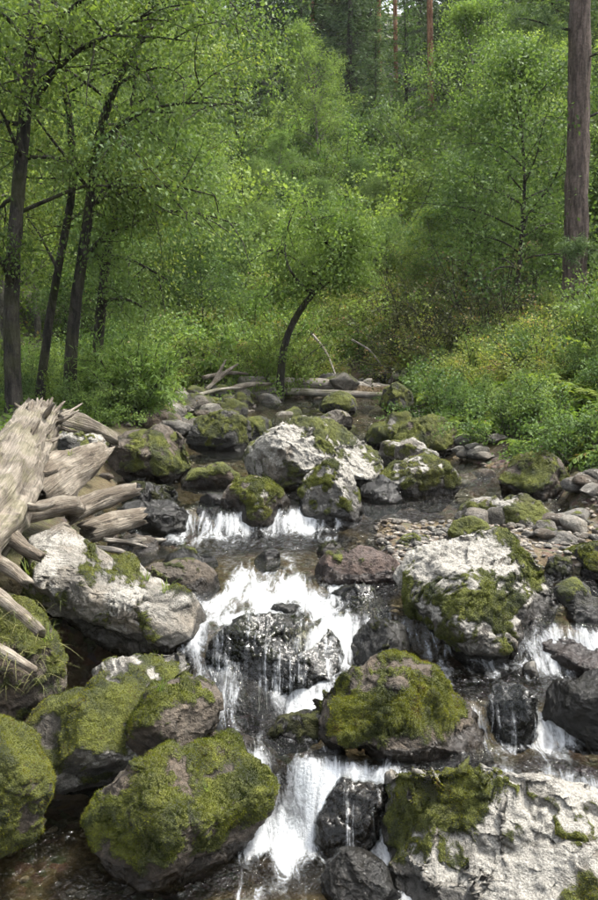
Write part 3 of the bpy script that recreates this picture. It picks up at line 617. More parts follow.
for k in range(6):
    V, F = ico(3); r_ = np.random.default_rng(300 + k); P = V * np.array([1, .75, .42])
    for _ in range(9):
        nrm = unit(r_.normal(size=3)); s = P @ nrm; P = P - np.outer(np.maximum(s - s.max() * r_.uniform(.6, .88), 0) * .92, nrm)
    P = P + vnormals(P, F) * (0.06 * fbm(P * 1.6, 3, k))[:, None]; N = vnormals(P, F)
    tn = ['grey', 'pale', 'grey', 'brown', 'dark', 'grey'][k]
    BARE.append(mesh_data("river_stone", P, F, dict(moss=np.zeros(len(P)), lichen=np.clip(fbm(P * 1.3, 3, k) + .15, 0, 1) * .8, wet=np.clip(.6 - (P[:, 2] + .2) * 2, 0, 1) * .6, tone=np.tile(TONE[tn], (len(P), 1)))))
    BARE[-1].materials.append(M['rock'])
def scatter_stone(me, name, x, y, s, label, group, sink=.35, zoff=0):
    o = bpy.data.objects.new(name, me); COL.objects.link(o)
    z = max(terr1(x, y), float(water_z(x, y)) - .05 if zoff is None else -9)
    o.location = (x, y, z + s * (.42 - sink)); o.scale = (s, s, s * random.uniform(.8, 1.2))
    o.rotation_euler = (random.uniform(-.25, .25), random.uniform(-.25, .25), random.uniform(0, 6.28))
    q = (x / y) * FPX + 299
    side = next(t for lim, t in ((150, 'near the driftwood'), (215, 'beyond the golden-green boulder'), (260, 'near the brush pile'), (330, 'behind the wide pale boulder'), (400, 'near the log bridge'), (455, 'left of the flat pale slab'), (510, 'behind the right white boulder'), (560, 'right of the flat pale slab'), (9999, 'at the picture edge')) if q < lim)
    return tag(o, label + ', ' + side, 'stone', group)
random.seed(3)
for k in range(120):      # mossy stones of the upper stream bed
    Yd = random.uniform(8.3, 13.5); px = random.uniform(150, 420) if Yd < 10.5 else random.uniform(170, 410)
    s = random.uniform(.10, .34)
    if 350 < px < 398: continue
    scatter_stone(random.choice(KITS), "mossy_stone", px2x(px, Yd), Yd, s, "mossy stone on the upper stream bed", "mossy stones of the upper stream bed", .2)
for k in range(44):
    Yd = random.uniform(5.4, 8.6); px = random.uniform(455, 530) if Yd > 6.6 else random.uniform(480, 610)
    if Yd < 6.3 and random.random() < .3: px = random.uniform(380, 600)
    scatter_stone(random.choice(KITS[:1] + BARE), "bank_stone", px2x(px, Yd), Yd, random.uniform(.06, .15), "flat grey stone on the right shore", "flat stones along the right shore", .1)
for k in range(150):
    Yd = random.uniform(4.95, 6.25); x = random.uniform(.38, 2.1)
    scatter_stone(random.choice(BARE), "river_stone", x, Yd, random.uniform(.022, .055), "small loose stone on the gravel bar", "small stones of the gravel bar", .05)
for k in range(26):
    Yd = random.uniform(4.9, 7.2); x = px2x(random.uniform(60, 130), Yd) if random.random() < .4 else px2x(random.uniform(90, 200), Yd)
    scatter_stone(random.choice(BARE), "shore_stone", x, Yd, random.uniform(.04, .10), "wet stone in the left shallows", "stones in the left shallows", .2)
for k in range(60):
    Yd = random.uniform(9.5, 15); px = random.uniform(150, 260) if random.random() < .6 else random.uniform(300, 400)
    scatter_stone(random.choice(BARE + KITS[:2]), "grey_stone", px2x(px, Yd), Yd, random.uniform(.07, .2), "grey stone in the dry rubble", "grey rubble beside the log bridge", .1)
# gravel too small to pick apart
rng = np.random.default_rng(9); V0, F0 = ico(1); acc = Acc()
gx = np.concatenate([rng.uniform(.3, 2.2, 1500), rng.uniform(-1.4, 1.9, 1400), rng.uniform(-2.2, 1.8, 800)])
gy = np.concatenate([rng.uniform(4.85, 6.3, 1500), rng.uniform(2.6, 9, 1400), rng.uniform(8, 14, 800)])
gz = terr(gx, gy); gs = rng.uniform(.008, .028, len(gx)) * (1 + (gy > 8) * .8)
for i in range(len(gx)):
    ang = rng.uniform(0, 6.28); c_, s_ = math.cos(ang), math.sin(ang)
    P = V0 * rng.uniform(.7, 1.2, V0.shape) * np.array([1.2, .85, .5]) * gs[i]; P = np.stack([P[:, 0] * c_ - P[:, 1] * s_, P[:, 0] * s_ + P[:, 1] * c_, P[:, 2]], 1)
    tn = np.array([.15, .135, .115]) * rng.uniform(.5, 1.9)
    acc.add(P + np.array([gx[i], gy[i], gz[i] + gs[i] * .2]), T=F0, tone=np.tile(tn, (len(P), 1)), wet=np.zeros(len(P)), moss=np.zeros(len(P)), lichen=np.zeros(len(P)))
o = acc.build("gravel", M['rock']); tag(o, "fine pale gravel between the stones of the bar and the bed", "gravel", None, "stuff")

# ------------------------------------------------------------------ wood: tubes, logs, trees
def tube(path, radii, sides=8, rough=0.0, seed=0, cap=True, ridges=0.0):
    path = np.asarray(path, float); radii = np.asarray(radii, float); n = len(path)
    tg = np.gradient(path, axis=0); tg = unit(tg)
    ref = np.array([0, 0, 1.0]) if abs(tg[0][2]) < .8 else np.array([1.0, 0, 0])
    u = unit(np.cross(tg, np.tile(ref, (n, 1)))); v = np.cross(tg, u)
    a = np.linspace(0, 2 * np.pi, sides, endpoint=False)
    rr = radii[:, None] * np.ones(sides)
    base = path[:, None] + rr[..., None] * (np.cos(a)[None, :, None] * u[:, None] + np.sin(a)[None, :, None] * v[:, None])
    ln = np.concatenate([[0], np.cumsum(np.linalg.norm(np.diff(path, axis=0), axis=1))])
    if rough or ridges:
        m = radii.mean() + 1e-6
        q = np.stack([np.repeat(ln[:, None], sides, 1) / m * .35, np.tile(np.cos(a) * 1.5, (n, 1)), np.tile(np.sin(a) * 1.5, (n, 1))], -1).reshape(-1, 3)
        f = 1 + rough * fbm(q + seed, 4, seed).reshape(n, sides)
        if ridges: f = f + ridges * (np.abs(fbm(q * np.array([.35, 3, 3]) + seed, 3, seed + 2)).reshape(n, sides) * 2 - .5)
        base = path[:, None] + (rr * f)[..., None] * (np.cos(a)[None, :, None] * u[:, None] + np.sin(a)[None, :, None] * v[:, None])
    V = base.reshape(-1, 3)
    i = np.arange(n - 1)[:, None] * sides; j = np.arange(sides)[None]; j2 = (j + 1) % sides
    Q = np.stack([i + j, i + j2, i + sides + j2, i + sides + j], -1).reshape(-1, 4)
    G = np.stack([np.repeat(ln[:, None], sides, 1), np.tile(np.cos(a), (n, 1)) * radii[:, None], np.tile(np.sin(a), (n, 1)) * radii[:, None]], -1).reshape(-1, 3)
    T = None
    if cap:
        V = np.concatenate([V, [path[0]], [path[-1]]]); G = np.concatenate([G, [[0, 0, 0]], [[ln[-1], 0, 0]]])
        k = n * sides; jj = np.arange(sides); j2 = (jj + 1) % sides
        T = np.concatenate([np.stack([np.full(sides, k), j2, jj], 1), np.stack([np.full(sides, k + 1), (n - 1) * sides + jj, (n - 1) * sides + j2], 1)])
    return V, T, Q, G
def curve(pts, n):
    pts = np.asarray(pts, float); m = len(pts); t = np.linspace(0, m - 1, n); i = np.clip(t.astype(int), 0, m - 2); f = (t - i)[:, None]
    p0 = pts[np.maximum(i - 1, 0)]; p1 = pts[i]; p2 = pts[i + 1]; p3 = pts[np.minimum(i + 2, m - 1)]
    return .5 * ((2 * p1) + (-p0 + p2) * f + (2 * p0 - 5 * p1 + 4 * p2 - p3) * f ** 2 + (-p0 + 3 * p1 - 3 * p2 + p3) * f ** 3)
def wood(name, pts, radii, mat, parent=None, sides=14, n=40, rough=.15, ridges=.12, seed=0):
    c = curve(pts, n); r = np.interp(np.linspace(0, 1, n), np.linspace(0, 1, len(radii)), radii)
    V, T, Q, G = tube(c, r, sides, rough, seed, True, ridges)
    rg = np.random.default_rng(seed + 900); ta, tb = unit(c[1] - c[0]), unit(c[-1] - c[-2])      # torn, uneven ends
    ja = rg.normal(0, .35, sides) * r[0]; jb = rg.normal(0, .55, sides) * r[-1]
    for k_, f_ in ((1, 1.0), (2, .55), (3, .25)):
        if n > 8: V[(n - k_) * sides:(n - k_ + 1) * sides] += np.outer(jb * f_, tb); V[(k_ - 1) * sides:k_ * sides] += np.outer(ja * f_, -ta)
    return obj(name, V, [T, Q], mat, parent, {'grain': G})
def pp(*tr): return [at(*t) for t in tr]

# big weathered trunk on the left with its splintered butt
root = empty("fallen_driftwood")
tag(root, "huge weathered grey driftwood trunk with splintered butt at the left edge", "driftwood")
tp = pp((-80, 600, 3.8), (-32, 538, 4.3), (0, 492, 4.75), (23, 450, 5.2), (42, 421, 5.6))
wood("trunk", tp, [.20, .20, .19, .16, .13], M['drift_moss'], root, 40, 110, .34, .30, 3)
rng = np.random.default_rng(21)
cpath = curve(tp, 40)
for k in range(58):
    t_ = rng.uniform(.42, 1.0) if k < 36 else rng.uniform(.93, 1.0)
    b = cpath[int(t_ * 39)]; ax = unit(cpath[-1] - cpath[-6])
    d = unit(rng.normal(size=3) + np.array([.35, -.3, .3]) + (ax * 1.5 if k >= 36 else ax * .3)); r0 = .14
    side = unit(d - ax * (d @ ax)); st = b + side * r0 * rng.uniform(.5, .95); L = (.03 + .17 * rng.random() ** 2) * (1.0 if k >= 36 else .9)
    wood("splinter", [st, st + d * L * .5, st + d * L + np.array([0, 0, rng.uniform(-.02, .03)])], [rng.uniform(.014, .034), rng.uniform(.009, .02), .004], M['drift'], root, 6, 7, .25, .2, k)
for k, (pts, r0, r1) in enumerate([
    ([(8, 535, 4.35), (25, 548, 4.25), (42, 557, 4.18)], .045, .022), ([(-6, 560, 4.1), (12, 570, 4.05), (28, 584, 4.0)], .04, .026),
    ([(-20, 580, 3.95), (12, 606, 3.85), (41, 632, 3.78)], .035, .024), ([(-20, 640, 3.75), (10, 655, 3.68), (37, 672, 3.62)], .030, .018),
    ([(20, 505, 4.6), (40, 508, 4.5), (55, 503, 4.5)], .028, .012), ([(30, 470, 5.0), (45, 474, 4.95), (58, 470, 4.95)], .028, .010)]):
    wood("branch_stub", pp(*pts), [r0, (r0 + r1) / 2, r1], M['drift'], root, 10, 16, .2, .2, 40 + k)
o = wood("split_log", pp((26, 500, 5.0), (52, 480, 5.2), (80, 464, 5.4), (104, 449, 5.6)), [.125, .14, .12, .05], M['drift'], None, 22, 40, .25, .3, 61)
tag(o, "thick split log wedge pointing up at the stream, leaning on the driftwood trunk", "log")
o = wood("broken_log", pp((20, 516, 4.65), (52, 508, 4.75), (82, 504, 4.8)), [.045, .055, .05], M['drift'], None, 14, 26, .2, .2, 62)
tag(o, "pale broken log half lying across the top of the slanting slab", "log")
o = wood("broken_log", pp((70, 515, 4.85), (102, 500, 5.0), (136, 489, 5.1)), [.055, .06, .04], M['drift'], None, 14, 26, .2, .25, 63)
tag(o, "sun-bleached plank-like log end reaching over the water from the driftwood", "log")
o = wood("log_stump", pp((86, 532, 5.1), (112, 524, 5.25), (139, 517, 5.4)), [.07, .075, .06], M['drift'], None, 18, 26, .15, .2, 64)
tag(o, "short thick tan log butt dipping into the stream under the bleached log", "log")
for k, (a_, b_, r_) in enumerate([((95, 548, 5.0), (135, 556, 5.2), .018), ((104, 540, 5.1), (150, 548, 5.5), .014), ((100, 556, 5.0), (128, 574, 4.9), .012), ((110, 545, 5.2), (165, 540, 5.7), .02)]):
    o = wood("driftwood_stick", pp(a_, ((a_[0] + b_[0]) / 2, (a_[1] + b_[1]) / 2 - 2, (a_[2] + b_[2]) / 2), b_), [r_, r_, r_ * .5], M['greywood'], None, 8, 12, .2, .1, 70 + k)
    tag(o, "thin grey stick washed up behind the slanting slab", "stick", "sticks washed up behind the slanting slab")
o = wood("mossy_log", pp((58, 420, 6.6), (84, 428, 6.8), (112, 440, 7.0)), [.10, .09, .07], M['drift_moss'], None, 14, 26, .2, .2, 75)
tag(o, "old mossy log on the bank behind the driftwood butt", "log")
o = wood("bridge_log", pp((240, 381, 12.6), (300, 383, 12.9), (350, 386, 13.1), (402, 391, 13.3)), [.07, .08, .08, .07], M['greywood'], None, 12, 40, .12, .15, 76)
tag(o, "long fallen log bridging the stream, upper of the two", "log")
o = wood("bridge_log", pp((262, 390, 12.4), (320, 393, 12.7), (392, 396, 12.9)), [.05, .055, .045], M['greywood'], None, 12, 30, .12, .15, 77)
tag(o, "shorter fallen log lying just below the long bridging log", "log")
for k, (a_, b_, r_) in enumerate([((206, 390, 11.8), (238, 364, 12.2), .03), ((212, 384, 12.0), (226, 360, 12.3), .022), ((203, 378, 12), (248, 374, 12.4), .03), ((222, 392, 11.7), (270, 384, 12.2), .04),
                                  ((312, 334, 13.8), (336, 376, 13.2), .02), ((190, 398, 11), (240, 388, 11.5), .025), ((352, 340, 14.5), (382, 366, 14.0), .018)]):
    o = wood("dead_branch", pp(a_, ((a_[0] + b_[0]) / 2 + 2, (a_[1] + b_[1]) / 2 - 3, (a_[2] + b_[2]) / 2), b_), [r_, r_, r_ * .4], M['drift'] if k < 4 else M['greywood'], None, 8, 14, .2, .1, 80 + k)
    tag(o, ["bleached dead branch propped highest in the brush pile by the log bridge", "short bleached snag crossing the brush pile by the log bridge", "grey dead branch lying level on the brush pile", "thick dead limb at the foot of the brush pile",
            "thin dead pole leaning on the slope right of the leaning tree", "dead branch on the rubble below the brush pile", "thin dead stick on the slope above the log bridge"][k], "branch")

# ------------------------------------------------------------------ foliage
def leaf_quads(P, D, L, Wd, rng, up=1.0, tint=None):
    n = len(P); nn = unit(rng.normal(0, 1, (n, 3)) + np.array([0, 0, up])); D = unit(D); sdv = unit(np.cross(D, nn)); nn = np.cross(sdv, D)
    L = L * rng.uniform(.65, 1.3, n)[:, None]; W_ = L * Wd
    tip = P + D * L - nn * L * .12; mid = P + D * L * .45
    V = np.stack([P, mid + sdv * W_ + nn * W_ * .2, tip, mid - sdv * W_ + nn * W_ * .2], 1).reshape(-1, 3)
    Q = np.arange(n * 4).reshape(-1, 4)
    if tint is None: tint = rng.random(n)
    return V, Q, np.repeat(tint, 4)
def clump_tint(P, rng, s=1.4, seed=0):
    return np.clip(.5 + .85 * fbm(P * s, 3, seed) + rng.normal(0, .12, len(P)), 0, 1)
def limb_path(st, d, L, rng, n=7, droop=-.1, wob=.10):
    p = [np.array(st, float)]; d = unit(np.array(d, float))
    for k in range(n):
        d = unit(d + rng.normal(0, wob, 3) + np.array([0, 0, droop / n * 2])); p.append(p[-1] + d * L / n)
    return np.array(p)
def twig_leaves(path, rng, per, spread, leafL, leafW, accL, start=.3, droop=.2, up=.8, seed=0, ts=1.4):
    n = max(1, int(per)); t = start + (1 - start) * rng.random(n) ** .8; i = t * (len(path) - 1); k = np.clip(i.astype(int), 0, len(path) - 2)
    P = path[k] + (path[k + 1] - path[k]) * (i - k)[:, None] + rng.normal(0, 1, (n, 3)) * spread * np.array([1, 1, .6])
    D = rng.normal(0, 1, (n, 3)) + np.array([0, 0, -droop * 2]) + unit(path[-1] - path[0]) * .6
    V, Q, tt = leaf_quads(P, D, leafL, leafW, rng, up, clump_tint(P, rng, ts, seed)); accL.add(V, Q=Q, tint=tt)
def build_tree(name, mat_b, mat_l, trunk, radii, limbs, rng, leafL, leafW, per, spread, sub=(5, .45), sides=9, seed=0, parts=True, up=.8, droop=.2):
    """trunk: local path; limbs: list of paths with radius"""
    root = empty(name)
    V, T, Q, G = tube(trunk, radii, sides, .12, seed, True, .1)
    tr = obj("trunk", V, [T, Q], mat_b, root, {'grain': G})
    lv = Acc(); tw = Acc()
    for li, (path, r0) in enumerate(limbs):
        r = np.linspace(r0, r0 * .2, len(path)); V, T, Q, G = tube(path, r, 6, .1, li, True)
        if parts: obj("limb", V, [T, Q], mat_b, root, {'grain': G})
        else: tw.add(V, T, Q, grain=G)
        Lm = np.linalg.norm(path[-1] - path[0])
        twig_leaves(path, rng, per * .5, spread, leafL, leafW, lv, .45, droop, up, seed)
        for s in range(sub[0]):
            t = rng.uniform(.25, 1.0); k = min(int(t * (len(path) - 1)), len(path) - 2)
            d = unit(unit(path[k + 1] - path[k]) * .7 + rng.normal(0, .75, 3) + np.array([0, 0, .1]))
            sp = limb_path(path[k], d, Lm * sub[1] * rng.uniform(.6, 1.3), rng, 5, -.15, .15)
            V, T, Q, G = tube(sp, np.linspace(r0 * .35, r0 * .08, len(sp)), 4, 0, 0, False); tw.add(V, None, Q, grain=G)
            twig_leaves(sp, rng, per, spread, leafL, leafW, lv, .15, droop, up, seed)
    tw.build("twigs" if parts else "branches", mat_b, root)['kind'] = 'stuff'
    lv.build("crown", mat_l, root)
    return root
def golden(k, off=0): return k * 2.39996 + off
def broadleaf(name, h, cr, mat_b, mat_l, seed, nl=26, leafL=.06, per=60, spread=.14, r0=.07, base=.25, shape=1.0, sub=(5, .45), elev=(.25, .8)):
    rng = np.random.default_rng(seed)
    tr = limb_path((0, 0, -.15), (0, 0, 1), h * .95 + .15, rng, 12, 0, .04); rad = np.linspace(r0, r0 * .18, len(tr)); limbs = []
    for k in range(nl):
        t = base + (1 - base) * (k + .5) / nl; i = t * 12; j = min(int(i), 11); st = tr[j] + (tr[j + 1] - tr[j]) * (i - j)
        u_ = (t - base) / (1 - base); L = cr * (math.sin(math.pi * min(1, .22 + u_ * .78)) ** shape) * rng.uniform(.75, 1.2) + .15
        az = golden(k, seed) + rng.normal(0, .2); el = rng.uniform(*elev) + u_ * .4
        limbs.append((limb_path(st, (math.cos(az) * math.cos(el), math.sin(az) * math.cos(el), math.sin(el)), L, rng, 7, -.25, .1), r0 * .4 * (1 - u_ * .6)))
    return build_tree(name, mat_b, mat_l, tr, rad, limbs, rng, leafL * .88, .30, per * 1.45, spread * 1.05, sub, 8, seed, False)
def spruce(name, h, br, mat_l, seed, dens=1.0, droop=.35, nl=.10, mat_b=None):
    rng = np.random.default_rng(seed); root = empty(name); tw = Acc(); lv = Acc()
    tr = limb_path((0, 0, -.2), (0, 0, 1), h + .2, rng, 14, 0, .008); V, T, Q, G = tube(tr, np.linspace(.014 * h, .01, len(tr)), 8, .05, seed)
    obj("trunk", V, [T, Q], mat_b or M['bark_dark'], root, {'grain': G})
    z = h * .10; k = 0
    while z < h * .99:
        u_ = z / h
        for b in range(5):
            az = golden(k * 5 + b) + rng.normal(0, .3) + b * 1.2566; L = br * (1 - u_) ** .85 * rng.uniform(.65, 1.15) + .12
            el = .15 - droop * (1 - u_) + rng.normal(0, .1)
            p = limb_path((0, 0, z + rng.normal(0, .05)), (math.cos(az) * math.cos(el), math.sin(az) * math.cos(el), math.sin(el)), L, rng, 5, .35 * droop, .06)
            V, T, Q, G = tube(p, np.linspace(.022, .005, len(p)), 3, 0, 0, False); tw.add(V, None, Q, grain=G)
            n = int(L * 75 * dens); t = rng.random(n) ** .75; i = t * 5; kk = np.clip(i.astype(int), 0, 4)
            ax = unit(p[-1] - p[0]); sv = unit(np.cross(ax, [0, 0, 1])); sgn = rng.choice([-1, 1], n)[:, None]
            wlat = (L * .24 * (1 - t * .75) * rng.random(n))[:, None]
            P = p[kk] + (p[kk + 1] - p[kk]) * (i - kk)[:, None] + sv * sgn * wlat + np.array([0, 0, -1]) * (wlat * .35 + rng.random(n)[:, None] * .10)
            D = ax * .7 + sv * sgn * .8 + np.array([0, 0, -.45]) + rng.normal(0, .35, (n, 3))
            V, Q, tt = leaf_quads(P, D, nl * 1.5, .16, rng, .6, clump_tint(P, rng, 1.2, seed)); lv.add(V, Q=Q, tint=tt)
        z += rng.uniform(.24, .36) * (h / 9); k += 1
    tw.build("branches", M['bark_dark'], root)['kind'] = 'stuff'; lv.build("crown", mat_l, root)
    return root
def shrub(name, h, r, mat_l, seed, stems=16, leaves=90, leafL=.05, leafW=.4, woody=True, spread=.07):
    rng = np.random.default_rng(seed); root = empty(name); tw = Acc(); lv = Acc()
    for k in range(stems):
        az = golden(k) + rng.normal(0, .3); el = rng.uniform(.55, 1.4); L = h * rng.uniform(.7, 1.15)
        p = limb_path((rng.normal(0, .12) * r, rng.normal(0, .12) * r, -.05), (math.cos(az) * math.cos(el) * r / h * 1.6, math.sin(az) * math.cos(el) * r / h * 1.6, math.sin(el)), L, rng, 6, -.35, .12)
        V, T, Q, G = tube(p, np.linspace(.010, .003, len(p)), 4, 0, 0, False); tw.add(V, None, Q, grain=G)
        twig_leaves(p, rng, leaves, spread, leafL, leafW, lv, .2, .1, 1.0, seed, 3)
        for s in range(3):
            j = rng.integers(2, 6); d = unit(p[j] - p[j - 1]) + rng.normal(0, .6, 3); q = limb_path(p[j], d, L * .35, rng, 4, -.2, .1)
            V, T, Q, G = tube(q, np.linspace(.005, .002, len(q)), 3, 0, 0, False); tw.add(V, None, Q, grain=G); twig_leaves(q, rng, leaves * .35, spread * .8, leafL, leafW, lv, .1, .1, 1.0, seed, 3)
    tw.build("stems", M['bark_dark'], root); lv.build("foliage", mat_l, root); return root
def fern(name, L, mat_l, seed, fronds=11, fine=20):
    rng = np.random.default_rng(seed); root = empty(name); lv = Acc(); tw = Acc()
    for k in range(fronds):
        az = golden(k) + rng.normal(0, .2); el = rng.uniform(.6, 1.25); LL = L * rng.uniform(.7, 1.15)
        p = limb_path((0, 0, 0), (math.cos(az) * math.cos(el), math.sin(az) * math.cos(el), math.sin(el)), LL, rng, 9, -1.1, .04)
        V, T, Q, G = tube(p, np.linspace(.006, .002, len(p)), 3, 0, 0, False); tw.add(V, None, Q, grain=G)
        t = np.repeat(np.linspace(.14, .98, fine), 2); sg = np.tile([1, -1], fine)[:, None]; i = t * 9; kk = np.clip(i.astype(int), 0, 8)
        P = p[kk] + (p[kk + 1] - p[kk]) * (i - kk)[:, None]; ax = unit(p[kk + 1] - p[kk]); sv = unit(np.cross(ax, [0, 0, 1.0]))
        ln = LL * .30 * np.sin(np.pi * (.12 + t * .86)) ** .8
        D = sv * sg + ax * .45 + rng.normal(0, .1, P.shape); V, Q, tt = leaf_quads(P, D, 1.0, .17, rng, 4.0, np.clip(rng.normal(.5, .15) + rng.normal(0, .1, len(P)), 0, 1))
        V = V.reshape(-1, 4, 3); V = (P[:, None] + (V - P[:, None]) * ln[:, None, None]).reshape(-1, 3); lv.add(V, Q=Q, tint=tt)
    tw.build("stalks", mat_l, root); [o.data.attributes.new('tint', 'FLOAT', 'POINT') for o in root.children if 'stalks' in o.name]
    lv.build("fronds", mat_l, root); return root
def grass_mesh(n, L, w, rng, spread, lean=.5, seg=4, droop=.6):
    az = rng.uniform(0, 6.28, n); r = spread * np.sqrt(rng.random(n)); b = np.stack([r * np.cos(az), r * np.sin(az), np.zeros(n)], 1)
    a2 = az + rng.normal(0, .8, n); ln = L * rng.uniform(.5, 1.2, n); el = rng.uniform(.2, 1.0, n) * lean
    Vs = []
    for k in range(seg + 1):
        t = k / seg; out = np.sin(el) * t * ln + droop * .4 * ln * t * t * np.sin(el); up = np.cos(el) * t * ln - droop * .5 * ln * t * t
        c = b + np.stack([np.cos(a2) * out, np.sin(a2) * out, up], 1); s = np.stack([-np.sin(a2), np.cos(a2), np.zeros(n)], 1) * (w * (1 - t) ** .7 + .0004)
        Vs += [c - s, c + s]
    V = np.stack(Vs, 1); m = 2 * (seg + 1); Q = []
    for k in range(seg): Q.append(np.stack([np.arange(n) * m + 2 * k + j for j in (0, 1, 3, 2)], 1))
    return V.reshape(-1, 3), np.concatenate(Q), np.repeat(rng.random(n), m)
def place(proto, x, y, s, label, cat, group=None, rz=None, z=None, sink=0.0, sz=None):
    o = copy_tree(proto) if proto.get('used') else proto
    proto['used'] = 1
    if 'used' in o: pass
    o.location = (x, y, (terr1(x, y) if z is None else z) - sink); o.scale = (s, s, s * (sz or 1)); o.rotation_euler = (0, 0, random.uniform(0, 6.28) if rz is None else rz)
    return tag(o, label, cat, group)

# --- left bank trees, built where they stand
def left_tree(label, trunk_px, Yd, r0, r1, limbs_px, seed, mat_l, n_auto, per, spread, leafL, autoL=(1.0, 2.2), t0=.35):
    rng = np.random.default_rng(seed)
    x0 = px2x(trunk_px[0][0], Yd); z0 = terr1(x0, Yd) - .12
    pts = [np.array([x0, Yd, z0])] + [at(a[0], a[1], Yd + (a[2] if len(a) > 2 else 0)) for a in trunk_px[1:]]
    c = curve(pts, 34); rad = np.linspace(r0, r1, 34) * (1 + .45 * np.exp(-np.linspace(0, 34, 34) / 1.6)); org = c[0].copy()
    limbs = []
    for lp in limbs_px:
        limbs.append((curve([at(a[0], a[1], Yd + a[2]) for a in lp], 12) - org, r0 * .42))
    for k in range(n_auto):
        t = t0 + (1 - t0) * (k + rng.random()) / n_auto; j = min(int(t * 33), 32); az = golden(k, seed); el = rng.uniform(.1, .75); L = rng.uniform(*autoL)
        limbs.append((limb_path(c[j] - org, (math.cos(az) * math.cos(el), math.sin(az) * math.cos(el), math.sin(el)), L, rng, 9, -.35, .12), r0 * .28))
    root = build_tree("alder_tree", M['bark_dark'], mat_l, c - org, rad, limbs, rng, leafL * .78, .29, per * 1.75, spread * 1.1, (6, .45), 12, seed, True, .7, .35)
    root.location = org
    tag(root, label, "tree", "alders on the left bank"); return root
left_tree("thick dark alder nearest the left edge, trunk rising behind the driftwood butt", [(14, 415), (12, 340), (14, 250), (22, 150), (30, 60), (38, -40), (48, -160)], 8.6, .082, .04,
          [[(30, 110, 0), (55, 72, -.2), (88, 44, -.5), (120, 34, -.9)], [(14, 290, 0), (2, 262, -.2), (-12, 240, -.3)], [(26, 90, 0), (8, 60, .3), (-15, 40, .6)], [(32, 50, 0), (70, 10, -.3), (110, -20, -.6)]], 201, M['leaf_alder'], 14, 85, .13, .055)
left_tree("slender crooked alder just right of the thick dark one", [(36, 402), (48, 330), (60, 260), (72, 190), (70, 120), (60, 60), (52, -30), (50, -120)], 9.8, .050, .025,
          [[(58, 270, 0), (40, 235, .3), (25, 215, .4)], [(72, 180, 0), (98, 150, .2), (110, 120, .2)]], 202, M['leaf_alder'], 12, 75, .14, .055)
left_tree("leaning alder with long limbs arching over the stream", [(68, 408), (73, 330), (82, 260), (92, 190), (98, 140), (118, 80), (150, 20), (170, -60)], 9.2, .066, .025,
          [[(96, 148, 0), (130, 118, -.2), (175, 104, -.4), (232, 104, -.6)], [(90, 205, 0), (130, 190, .1), (170, 186, -.2), (215, 196, -.4)], [(82, 265, 0), (105, 235, .2), (135, 225, .3)], [(130, 62, 0), (150, 80, 0), (165, 120, -.2)]], 203, M['leaf_mid'], 13, 85, .15, .055)
left_tree("stout short alder farthest right of the left bank group", [(95, 402), (98, 350), (103, 290), (108, 245), (118, 200), (122, 150), (135, 90), (140, 0)], 10.6, .070, .025,
          [[(106, 255, 0), (135, 262, -.3), (168, 280, -.5)], [(108, 240, 0), (150, 215, 0), (190, 212, -.2), (240, 225, -.3)], [(102, 300, 0), (128, 300, -.2), (150, 312, -.5)]], 204, M['leaf_mid'], 14, 80, .15, .055, (1.0, 2.0), .45)

# --- leaning tree over the log bridge
def leaning_tree():
    rng = np.random.default_rng(55); Yd = 12.4
    pts = pp((279, 396, Yd), (282, 362, Yd), (289, 332, Yd), (304, 305, Yd), (322, 283, Yd), (334, 262, Yd), (338, 235, Yd)); pts[0][2] = terr1(pts[0][0], Yd) - .1
    c = curve(pts, 26); org = c[0].copy(); limbs = []
    for lp in ([(322, 283), (300, 262), (272, 250), (250, 262)], [(330, 268), (345, 240), (352, 215)], [(312, 295), (290, 270), (285, 240), (296, 205)], [(334, 255), (315, 225), (305, 200)], [(326, 278), (350, 270), (366, 282)], [(318, 288), (285, 282), (262, 300)]):
        limbs.append((curve([at(a[0], a[1], Yd + rng.uniform(-.5, .5) * (i > 0)) for i, a in enumerate(lp)], 10) - org, .022))
    for k in range(12): limbs.append((limb_path(c[14 + k] - org, (math.cos(golden(k)), math.sin(golden(k)), .6), rng.uniform(.4, .8), rng, 7, -.25, .12), .014))
    r = build_tree("leaning_tree", M['bark_dark'], M['leaf_bright'], c - org, np.linspace(.062, .02, 26), limbs, rng, .042, .34, 120, .13, (6, .5), 10, 55, True)
    r.location = org; tag(r, "small leaning tree with dark curved trunk above the log bridge", "tree")
leaning_tree()

